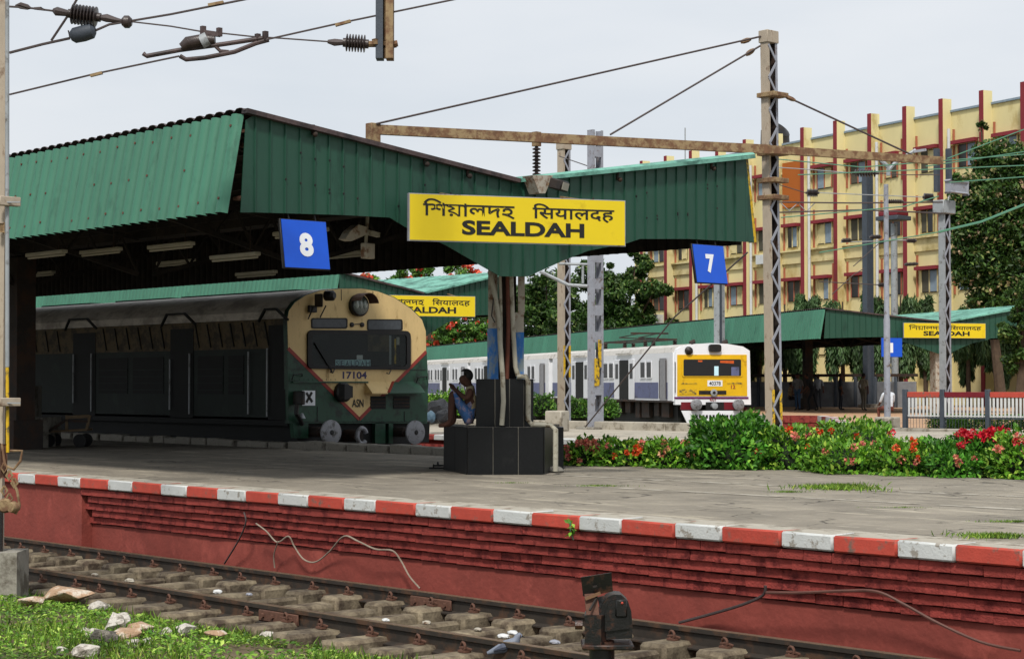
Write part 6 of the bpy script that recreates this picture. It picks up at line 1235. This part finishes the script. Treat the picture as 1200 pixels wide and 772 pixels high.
def clumps(centres, n, size, sub=14, spread=.33, up=.5, aspect=.45, shell=.55, droop=0):
    """leaf positions in many small clumps around big lobes"""
    Cs = []; 
    for (c, r) in centres:
        k = max(4, int(sub * (r / centres[0][1]) ** 2)); d = rdir(k); rr = r * (shell + (1 - shell) * RNG.random((k, 1))) ; Cs.append(np.array(c) + d * rr * np.array([1, 1, .85]))
        
    sc_ = np.concatenate(Cs); rad = np.concatenate([np.full(max(4, int(sub * (r / centres[0][1]) ** 2)), r * spread) for c, r in centres]) * RNG.uniform(.6, 1.3, len(sc_))
    ii = RNG.integers(0, len(sc_), n); d = rdir(n); P_ = sc_[ii] + d * (rad[ii] * RNG.random(n) ** .4)[:, None] * np.array([1, 1, .75])
    N_ = d * .6 + rdir(n) * .6 + np.array([0, 0, up]); Dr = rdir(n) + d * .5 + np.array([0, 0, -droop]); L_ = size * RNG.uniform(.6, 1.3, n)
    return P_, Dr, N_, L_, L_ * aspect
def tree(name, label, base, lobes, n, size, lm, group=None, trunk=.25, D=None, sub=16, extra=None, limbs=True, **kw):
    """lobes: (px, py, r px) at distance D, or with a depth offset"""
    t = thing(name, label, 'tree', tuple(base), 0, group); b0 = Vector(base); cs = []
    for l in lobes: c = at(l[0], l[1], D=D + (l[3] if len(l) > 3 else 0)); cs.append(((c - b0)[:], l[2] * D / FPX))
    P_, Dr, N_, L_, W_ = clumps(cs, n, size, sub, **kw); o = leaf_mesh('crown', P_, Dr, N_, L_, W_, t, lm)
    if extra:
        k = extra[0]; P2_, Dr, N_, L2_, W2_ = clumps(cs, k, extra[2], max(6, sub // 2), .22, shell=.85); leaf_mesh('blossom', P2_, Dr, N_, L2_, W2_ * 1.6, t, extra[1])
    f = Fr(tuple(base)); top = Vector(cs[0][0]); b = MB(f); mid = Vector((top.x * .3, top.y * .3, top.z * .45)); b.tube([(0, 0, -.3), mid * .5, mid, top * .95], [trunk, trunk * .8, trunk * .62, trunk * .3], 9); b.build('trunk', m_bark, t)
    if limbs:
        for c, r in cs[1:]: MB(f).tube([mid * .9, (mid + Vector(c)) * .5 + Vector((0, 0, .3)), Vector(c)], [trunk * .45, trunk * .3, trunk * .12], 6).build('limb', m_bark, t)
    return t
def gb_(px, D): p = at(px, 470, D=D); p.z = GZ if D < 60 else 0; return p
tree('leafy_tree', 'tall tree with pale blossom at the right edge, before the yellow building', gb_(1175, 91), [(1130, 215, 16), (1132, 300, 24), (1128, 255, 18), (1170, 345, 36), (1160, 235, 42), (1178, 190, 34), (1145, 270, 34), (1190, 270, 44), (1160, 310, 40), (1205, 330, 44), (1152, 178, 13), (1150, 148, 7), (1195, 225, 40), (1140, 318, 22)], 44000, .29, lf_dark, D=91, trunk=.3, sub=22, extra=(3200, leafmat('blossom_pale', '#7d8a4a', '#b09a78', '#c9a890', .2), .2))
tree('leafy_tree', 'dark tree low at the right edge behind the white fence', gb_(1196, 62), [(1200, 385, 26), (1192, 355, 14), (1207, 420, 24), (1188, 425, 14), (1200, 345, 18)], 12000, .2, lf_dark, D=62, trunk=.25, sub=20)
tree('leafy_tree', 'broad dark green tree seen between the battened mast and the yellow building', gb_(725, 127), [(735, 350, 42), (700, 345, 38), (765, 345, 24), (745, 312, 24), (770, 380, 26), (720, 390, 40), (680, 375, 34), (700, 312, 18)], 24000, .38, lf_dark, D=127, trunk=.35, sub=24)
tree('leafy_tree', 'dark tree directly right of the canopy pillar, partly behind the masts', gb_(640, 165), [(645, 350, 32), (625, 380, 34), (660, 385, 34), (640, 325, 16), (610, 350, 24)], 14000, .45, lf_dark, D=165, trunk=.3, sub=20)
tree('flame_tree', 'flame tree with red blossom above the middle canopy, left of the pillar', gb_(500, 205), [(505, 325, 24), (480, 325, 20), (535, 330, 26), (465, 338, 20), (560, 340, 24), (515, 350, 30), (480, 360, 26)], 11000, .5, lf_mid, D=205, trunk=.3, sub=20, extra=(5200, lf_red, .45))
for i, (a_, lab) in enumerate([(430, 'pale green tree showing over the middle canopy, right of the blue 8'), (370, 'strip of light treetop under the blue 8'), (300, 'treetop strip over the train roof, left of the blue 8'), (230, 'treetop strip low above the train roof, middle left'), (160, 'leftmost treetop strip above the train roof')]):
    tree('leafy_tree', lab, gb_(a_, 120), [(a_, 345, 30), (a_ - 26, 348, 26), (a_ + 24, 350, 26)], 3500, .38, lf_bright if i % 2 == 0 else lf_mid, 'trees beyond the middle canopy', D=120, trunk=.3, sub=14, extra=(200, lf_red, .25) if i < 2 else None, limbs=False)
tree('leafy_tree', 'shrubby tree with a few red flowers below the middle canopy board', gb_(545, 195), [(545, 388, 20), (525, 392, 18), (568, 390, 18), (508, 398, 12)], 6000, .45, lf_mid, D=195, trunk=.2, sub=14, extra=(260, lf_red, .4), limbs=False)
for i in range(9):   # low tree line filling behind the white train and the building foot
    px = 590 + i * 34; tree('leafy_tree', 'low dark tree behind the white train, ' + ['just right of the pillar', 'behind the lattice mast with the yellow band', 'right of the battened mast', 'left of the slanting stay', 'crossed by the slanting stay', 'under the blue 7', 'right of the blue 7', 'left of the rusty mast', 'behind the rusty mast'][i], gb_(px, DD := 190 - i * 9), [(px, 400, 24), (px + 10, 425, 26), (px - 10, 435, 26)], 2600, .42, lf_dark, 'low trees behind the white train', D=DD, trunk=.2, sub=12, limbs=False)
tree('leafy_tree', 'dark mass of far trees under the middle canopy board, behind the train end', gb_(540, 260), [(540, 385, 40), (580, 380, 40), (500, 392, 34), (610, 360, 40), (650, 350, 40)], 9000, .8, lf_dark, D=260, trunk=.4, sub=26, limbs=False)
# drooping mast trees behind the end canopy
def droop_tree(label, px, D, ytop, ybot, wpx, name='mast_tree', n=5200):
    b0 = at(px, 470, D=D); b0.z = 0; zt = at(px, ytop, D=D).z; zb = max(.3, at(px, ybot, D=D).z); r = wpx * 1.3 * D / FPX / 2
    t = thing(name, label, 'tree', tuple(b0), 0, 'drooping trees behind the end canopy'); u = RNG.random(n); z = zb + (zt - zb) * u; rad = r; an = RNG.random(n) * 6.283; K = 7; lc = RNG.uniform(-1, 1, (K, 2)) * r * .62; lt = zb + (zt - zb) * RNG.uniform(.62, 1.0, K); lb = zb + (zt - zb) * RNG.uniform(-.05, .35, K); li = RNG.integers(0, K, n); uu = RNG.random(n)
    z = lb[li] + (lt[li] - lb[li]) * uu; rad = r * .42 * np.sqrt(RNG.random(n)) * (1 - np.abs(uu - .6) ** 2 * 1.6)
    P_ = np.stack([lc[li, 0] + np.cos(an) * rad, lc[li, 1] + np.sin(an) * rad, z], 1); out = np.stack([np.cos(an), np.sin(an), np.zeros(n)], 1); Dr = out * .45 + np.array([0, 0, -1.0]) + rdir(n) * .45 + (uu[:, None] > .85) * rdir(n) * .8; N_ = out + rdir(n) * .4; L_ = RNG.uniform(.3, .62, n)
    leaf_mesh('crown', P_, Dr, N_, L_, L_ * .2, t, lf_droop); MB(Fr(tuple(b0))).tube([(0, 0, -.2), (0, 0, zb + .5), (0, 0, zt - .3)], [.14, .12, .04], 8).build('trunk', m_bark, t)
for px, D, yt, yb, w_, lab in ((890, 103, 372, 452, 26, 'drooping tree between the yellow train nose and the rusty mast'), (920, 101, 350, 445, 26, 'drooping tree hidden partly by the rusty mast, over the seated person'), (948, 101, 346, 446, 30, 'drooping tree above the bending person'), (988, 100, 347, 448, 44, 'broadest drooping tree, above the person with the backpack'), (1030, 99, 343, 446, 26, 'drooping tree behind the lamp pole'), (1056, 100, 340, 448, 40, 'drooping tree right of the small blue 1 sign'), (1085, 101, 345, 440, 20, 'slim drooping tree behind the left half of the small board'), (1135, 98, 345, 450, 30, 'drooping tree right of the silver lattice mast'), (1168, 97, 350, 452, 34, 'drooping tree at right behind the second fence bay'), (1200, 97, 352, 450, 30, 'drooping tree at the right picture edge')): droop_tree(lab, px, D, yt, yb, w_)
# bushes -------------------------------------------------------------
HE = []
def bush(name, label, px, py, wpx, hpx, size, n, lm, flowers=(), group=None, depth=.9, cat='bush', dens=1, z=0, fl=.055):
    b0 = at(px, py, z=z); D = b0.dot(FH); k = D / FPX; hw_ = wpx * k / 2; h = hpx * k; dp = min(depth, hw_ * 1.0 + .2); c = Vector((b0.x, b0.y, z)) + FH * dp; 
    t = thing(name, label, cat, tuple(c), math.atan2(RT.y, RT.x), group)
    d = rdir(n * 2); d = d[d[:, 2] > -.35][:n]; m_ = len(d); ph = RNG.random(3) * 6
    lump_ = 1 + .10 * np.sin(d[:, 0] * 5 + ph[0]) + .08 * np.sin(d[:, 1] * 7 + ph[1]) + .08 * np.sin(d[:, 2] * 9 + ph[2]) + .06 * np.sin(d[:, 0] * 13 + ph[1])
    rr = (RNG.uniform(.72, 1.04, m_) * lump_)[:, None]; e = np.sign(d) * np.abs(d) ** .8; P_ = e * rr * np.array([hw_, dp, h * .78]) + np.array([0, 0, h * .22])
    P_[:, 2] = np.maximum(P_[:, 2], .02); Dr = d * .8 + rdir(m_) * .7 + np.array([0, 0, .35]); N_ = d * .7 + rdir(m_) * .45 + np.array([0, 0, .6]); L_ = size * RNG.uniform(.6, 1.25, m_)
    leaf_mesh('foliage', P_, Dr, N_, L_, L_ * .52, t, lm)
    MB(Fr(tuple(c), math.atan2(RT.y, RT.x))).sph((0, 0, h * .2), 1, 14, (hw_ * .72, dp * .72, h * .58)).build('dark_core', m_core, t)  # dark ellipsoid core filling the inside of the bush
    for (fx, fy, mt) in flowers:
        # flower heads on the surface facing the camera, given as fractions of the bush box
        x = (fx - .5) * 2; zz = fy; y = -math.sqrt(max(0, 1 - min(1, x * x * .8 + max(0, zz - .22) ** 2 * .9))) * dp * .95; nn_ = 26; dd = rdir(nn_); dd[:, 1] -= .4; r_ = fl * random.uniform(.8, 1.25); C0 = np.array([x * hw_ * .95, y, zz * h * .97])
        o = leaf_mesh('flower_head', dd * r_ * .75 + 0, dd + rdir(nn_) * .5, dd, np.full(nn_, r_ * .9), np.full(nn_, r_ * .6), t, mt); o.location = tuple(C0)
    return t
def fl(n, mt, y0=.4, y1=1.0): return [(random.uniform(.06, .94), random.uniform(y0, y1), random.choice(mt)) for _ in range(n)]
H = 'flowering hedge along the platform'
bush('ixora_bush', 'low pink flowered bush right beside the black plinth', 684, 546, 48, 30, .085, 1100, lf_hedge, fl(16, [lf_pink], .2, 1), H)
bush('ixora_bush', 'low hedge bush with orange blooms, second from the plinth', 735, 547, 72, 32, .085, 1700, lf_hedge, fl(7, [lf_pink, lf_oran]), H)
bush('ixora_bush', 'low hedge bush with two orange red blooms touching the big round bush', 790, 549, 72, 34, .085, 1700, lf_hedge, fl(7, [lf_oran, lf_pink]), H)
bush('round_bush', 'big dark green round bush without flowers in the hedge', 862, 551, 100, 62, .11, 3600, lf_hdark, fl(1, [lf_crim], .3, .5), H, depth=.8)
bush('ixora_bush', 'hedge bush with red and pale pink blooms right of the round bush', 925, 551, 84, 50, .09, 2600, lf_hedge, fl(9, [lf_pink, lf_pink, lf_oran]), H)
bush('ixora_bush', 'tallest light green hedge bush in the middle, before the lamp pole block', 1010, 545, 130, 48, .095, 3600, lf_bright, fl(4, [lf_oran, lf_crim], .4, .9), H)
bush('ixora_bush', 'front hedge bush with scattered pink blooms below the lamp pole', 1000, 556, 96, 38, .09, 2300, lf_hedge, fl(8, [lf_pink]), H)
bush('ixora_bush', 'front hedge bush under the left fence post, orange tipped leaves', 1072, 558, 88, 42, .09, 2400, lf_hedge, fl(6, [lf_oran, lf_pink]), H)
bush('ixora_bush', 'dark hedge bush under the middle fence post', 1122, 560, 70, 40, .085, 2000, lf_hdark, fl(5, [lf_crim, lf_pink]), H)
bush('ixora_bush', 'hedge bush crowned with bright crimson blooms near the right edge', 1165, 548, 76, 42, .09, 2300, lf_hdark, fl(30, [lf_crim], .8, 1.05), H, fl=.07)
bush('ixora_bush', 'last hedge bush cut by the right edge, with crimson blooms', 1205, 562, 70, 50, .09, 2000, lf_hedge, fl(14, [lf_crim, lf_pink], .6, 1.05), H)
S = 'small bushes on the middle platform'
for px, py, w_, h_, lab, lm in ((513, 490, 34, 30, 'leafy bush left of the seated person', lf_bright), (538, 486, 26, 28, 'bush behind the seated person', lf_bright), (637, 487, 30, 26, 'rounded bush just right of the plinth', lf_mid), (678, 489, 30, 22, 'bush behind the lattice mast foot', lf_mid), (714, 489, 22, 22, 'bush right of the battened mast', lf_mid), (600, 488, 26, 22, 'bush hidden behind the plinth', lf_mid)):
    bush('garden_bush', lab, px, py, w_, h_, .13, 1100, lm, (), S, depth=.8)
bush('garden_bush', 'small bright bush growing at the foot of the fence mesh', 1128, 503, 22, 14, .11, 500, lf_bright, (), None)
hb = thing('clipped_hedge', 'low dark clipped hedge behind the fence mesh at right', 'hedge', tuple(fa + fd * 1.0), frz); n = 7000
P_ = np.stack([RNG.uniform(-.6, seg * 4.6, n), RNG.uniform(.35, .95, n), RNG.uniform(.0, .42, n)], 1); leaf_mesh('foliage', P_, rdir(n) + np.array([0, 0, .5]), rdir(n) + np.array([0, -.5, .6]), RNG.uniform(.05, .11, n), RNG.uniform(.03, .05, n), hb, lf_mid)
# verge with grass, weeds and rocks at bottom left
VG = setting('grass_verge', (-14, 7, GZ)); nx, ny = 90, 34; V = []; F = []
def vz(x, y): 
    e = max(0., min(1., (8.95 - y) / .7)); return GZ + .02 + e * (.085 + .05 * noise.noise(Vector((x * .8, y * .8, 3))) + .02 * noise.noise(Vector((x * 3, y * 3, 1))))
for j_ in range(ny + 1):
    for i in range(nx + 1): x = -26 + 24 * i / nx; y = 2.5 + 6.6 * j_ / ny; V.append((x + 14, y - 7, vz(x, y) - GZ))
for j_ in range(ny):
    for i in range(nx): a = j_ * (nx + 1) + i; F.append((a, a + 1, a + nx + 2, a + nx + 1))
me = bpy.data.meshes.new('verge_soil'); me.from_pydata(V, [], F); me.materials.append(m_earth); me.shade_smooth(); link(bpy.data.objects.new('verge_soil', me), VG)
def scatter(n, x0, x1, y0, y1, keep, name, size, asp, mt, label=None, cat=None, blade=False, zoff=.02, zf=vz):
    X = RNG.uniform(x0, x1, n * 3); Y = RNG.uniform(y0, y1, n * 3); k = np.array([keep(x, y) for x, y in zip(X, Y)]); X = X[k][:n]; Y = Y[k][:n]; n = len(X)
    Z = np.array([zf(x, y) for x, y in zip(X, Y)]) + zoff + (0 if blade else RNG.uniform(0, .06, n)); L_ = size * RNG.uniform(.5, 1.4, n)
    if blade: Dr = rdir(n) * .5 + np.array([0, 0, 1.0]); Z = Z + L_ * .4; N_ = rdir(n)
    else: Dr = rdir(n) * np.array([1, 1, .45]) + np.array([0, 0, .25]); N_ = rdir(n) * .5 + np.array([0, 0, 1.0])
    o = leaf_mesh(name, np.stack([X, Y, Z], 1), Dr, N_, L_, L_ * asp, None, mt); return tag(o, label, cat, None, 'stuff')
gk = lambda x, y: noise.noise(Vector((x * .7, y * .7, 0))) > -.42 and y < 8.95 - max(0, noise.noise(Vector((x * 1.7, 4, 0)))) * .5
scatter(34000, -22, -7.5, 5.6, 8.95, gk, 'ground_cover', .05, .5, lf_weed, 'low bright green weeds covering the verge in the lower left corner', 'weeds')
scatter(7000, -22, -7.5, 5.6, 8.98, lambda x, y: noise.noise(Vector((x * .9 + 9, y * .9, 0))) > -.05, 'grass', .11, .09, lf_grass, 'thin grass blades among the weeds beside the near rail', 'grass', blade=True)
RL = [(142, 733, 26, 'whitish rock crowning the pile'), (156, 760, 18, 'small pale stone in front of the pile'), (110, 748, 20, 'pale stone on the left flank of the pile'), (172, 756, 16, 'pale grey stone right of the pile front'), (82, 705, 50, 'long flat tan rock beside the near rail, far left'), (114, 712, 26, 'upright grey and white rock against the near rail'), (38, 716, 32, 'flat brownish rock beside the concrete block of the near post'), (130, 742, 40, 'whitish rock on top of the rock cluster'), (163, 744, 30, 'brown sharp rock on the right of the cluster'), (148, 755, 36, 'tan rock at the front of the cluster'), (122, 757, 32, 'dark grey rock in the cluster, lower left'), (100, 775, 34, 'pale rock cut by the bottom edge, left'), (100, 742, 14, 'small pale stone left of the cluster'), (195, 745, 18, 'small white stone right of the cluster'), (217, 747, 24, 'whitish stone pair, right one'), (178, 742, 11, 'little pale stone between cluster and white stone'), (252, 750, 26, 'flat tan stone in the weeds, right of the white stones'), (312, 742, 20, 'grey block-like stone beside a sleeper end'), (70, 770, 18, 'small pale stone at the bottom left')]
mr_p = mat('rock_pale', '#c6c0b6', .9, var=.3, scale=8, bump=.5, dirt='#7d766b', damt=.5, dscale=9, bdist=.02); mr_t = mat('rock_tan', '#a98b70', .9, var=.3, scale=8, bump=.5, dirt='#c9beae', damt=.45, dscale=9, bdist=.02); mr_d = mat('rock_dark', '#57534c', .9, var=.4, scale=8, bump=.5, dirt='#8d877c', damt=.4, dscale=9, bdist=.02)
for i, (px, py, w_, lab) in enumerate(RL):
    p = at(px, py, z=-.9); r_ = w_ * 1.2 * p.dot(FH) / FPX / 2; p.z = vz(p.x, p.y) + r_ * .6; me = rock_mesh('rock', r_, 18, .62 if 'flat' not in lab else .38, i + 3)
    me.materials.append(mr_t if ('tan' in lab or 'brown' in lab) else mr_d if 'dark' in lab else mr_p); me.shade_smooth(); me.set_sharp_from_angle(angle=R(25))
    o = bpy.data.objects.new('rock', me); link(o); o.location = p; o.rotation_euler = (0, 0, i * 1.7); tag(o, lab, 'rock', 'rocks on the verge')
# grass tufts growing out of platform cracks, sapling in the kerb
pz_ = lambda x, y: 0.0
def tuft(px, py, rx, ry, n, label, h=.05):
    c = at(px, py, z=0); n_ = n; a = RNG.random(n_) * 6.283; q = np.abs(RNG.normal(0, .55, n_)) * (1 + .35 * np.sin(a * 3 + px)); U = np.cos(a) * q * rx; Vv = np.sin(a) * q * ry
    C0 = np.stack([c.x + RT.x * U + FH.x * Vv, c.y + RT.y * U + FH.y * Vv, np.full(n_, h * .4)], 1); L_ = h * RNG.uniform(.5, 1.5, n_); o = leaf_mesh('grass_tuft', C0 - np.array(c[:]) * np.array([1, 1, 0]), rdir(n_) * .7 + np.array([0, 0, .8]), rdir(n_), L_, L_ * .18, None, lf_grass); o.location = (c.x, c.y, 0); tag(o, label, 'grass', 'grass tufts on the platform', 'stuff')
tuft(985, 573, .45, .42, 1500, 'largest patch of grass on the platform, below the tall hedge bush', .07); tuft(1170, 630, .38, .16, 700, 'grass patch near the kerb at the right edge', .05); tuft(700, 570, .4, .1, 300, 'thin grass line on the paving right of the plinth', .03); tuft(925, 577, .25, .08, 220, 'thin grass wisp left of the large patch', .03)
tuft(1190, 612, .4, .07, 260, 'grass growing along a crack at the right', .03); tuft(600, 566, .3, .05, 160, 'scant grass in front of the plinth', .02); tuft(1060, 595, .3, .05, 160, 'scant grass in a crack, right of centre', .02)
p = at(672, 622, Y=YE - .02); t = thing('weed_sapling', 'small bright green sapling sprouting from under the red kerb stone', 'plant', tuple(p)); n = 16
leaf_mesh('leaves', rdir(n) * np.array([.05, .03, .08]) + np.array([0, -.05, .03]), rdir(n) + np.array([0, -.2, .6]), rdir(n) + np.array([0, -1, .4]), np.full(n, .075), np.full(n, .035), t, lf_bright); MB(Fr(tuple(p))).tube([(0, 0, -.08), (0, -.04, 0), (.01, -.05, .09)], .005, 5).build('stem', m_gwire, t)
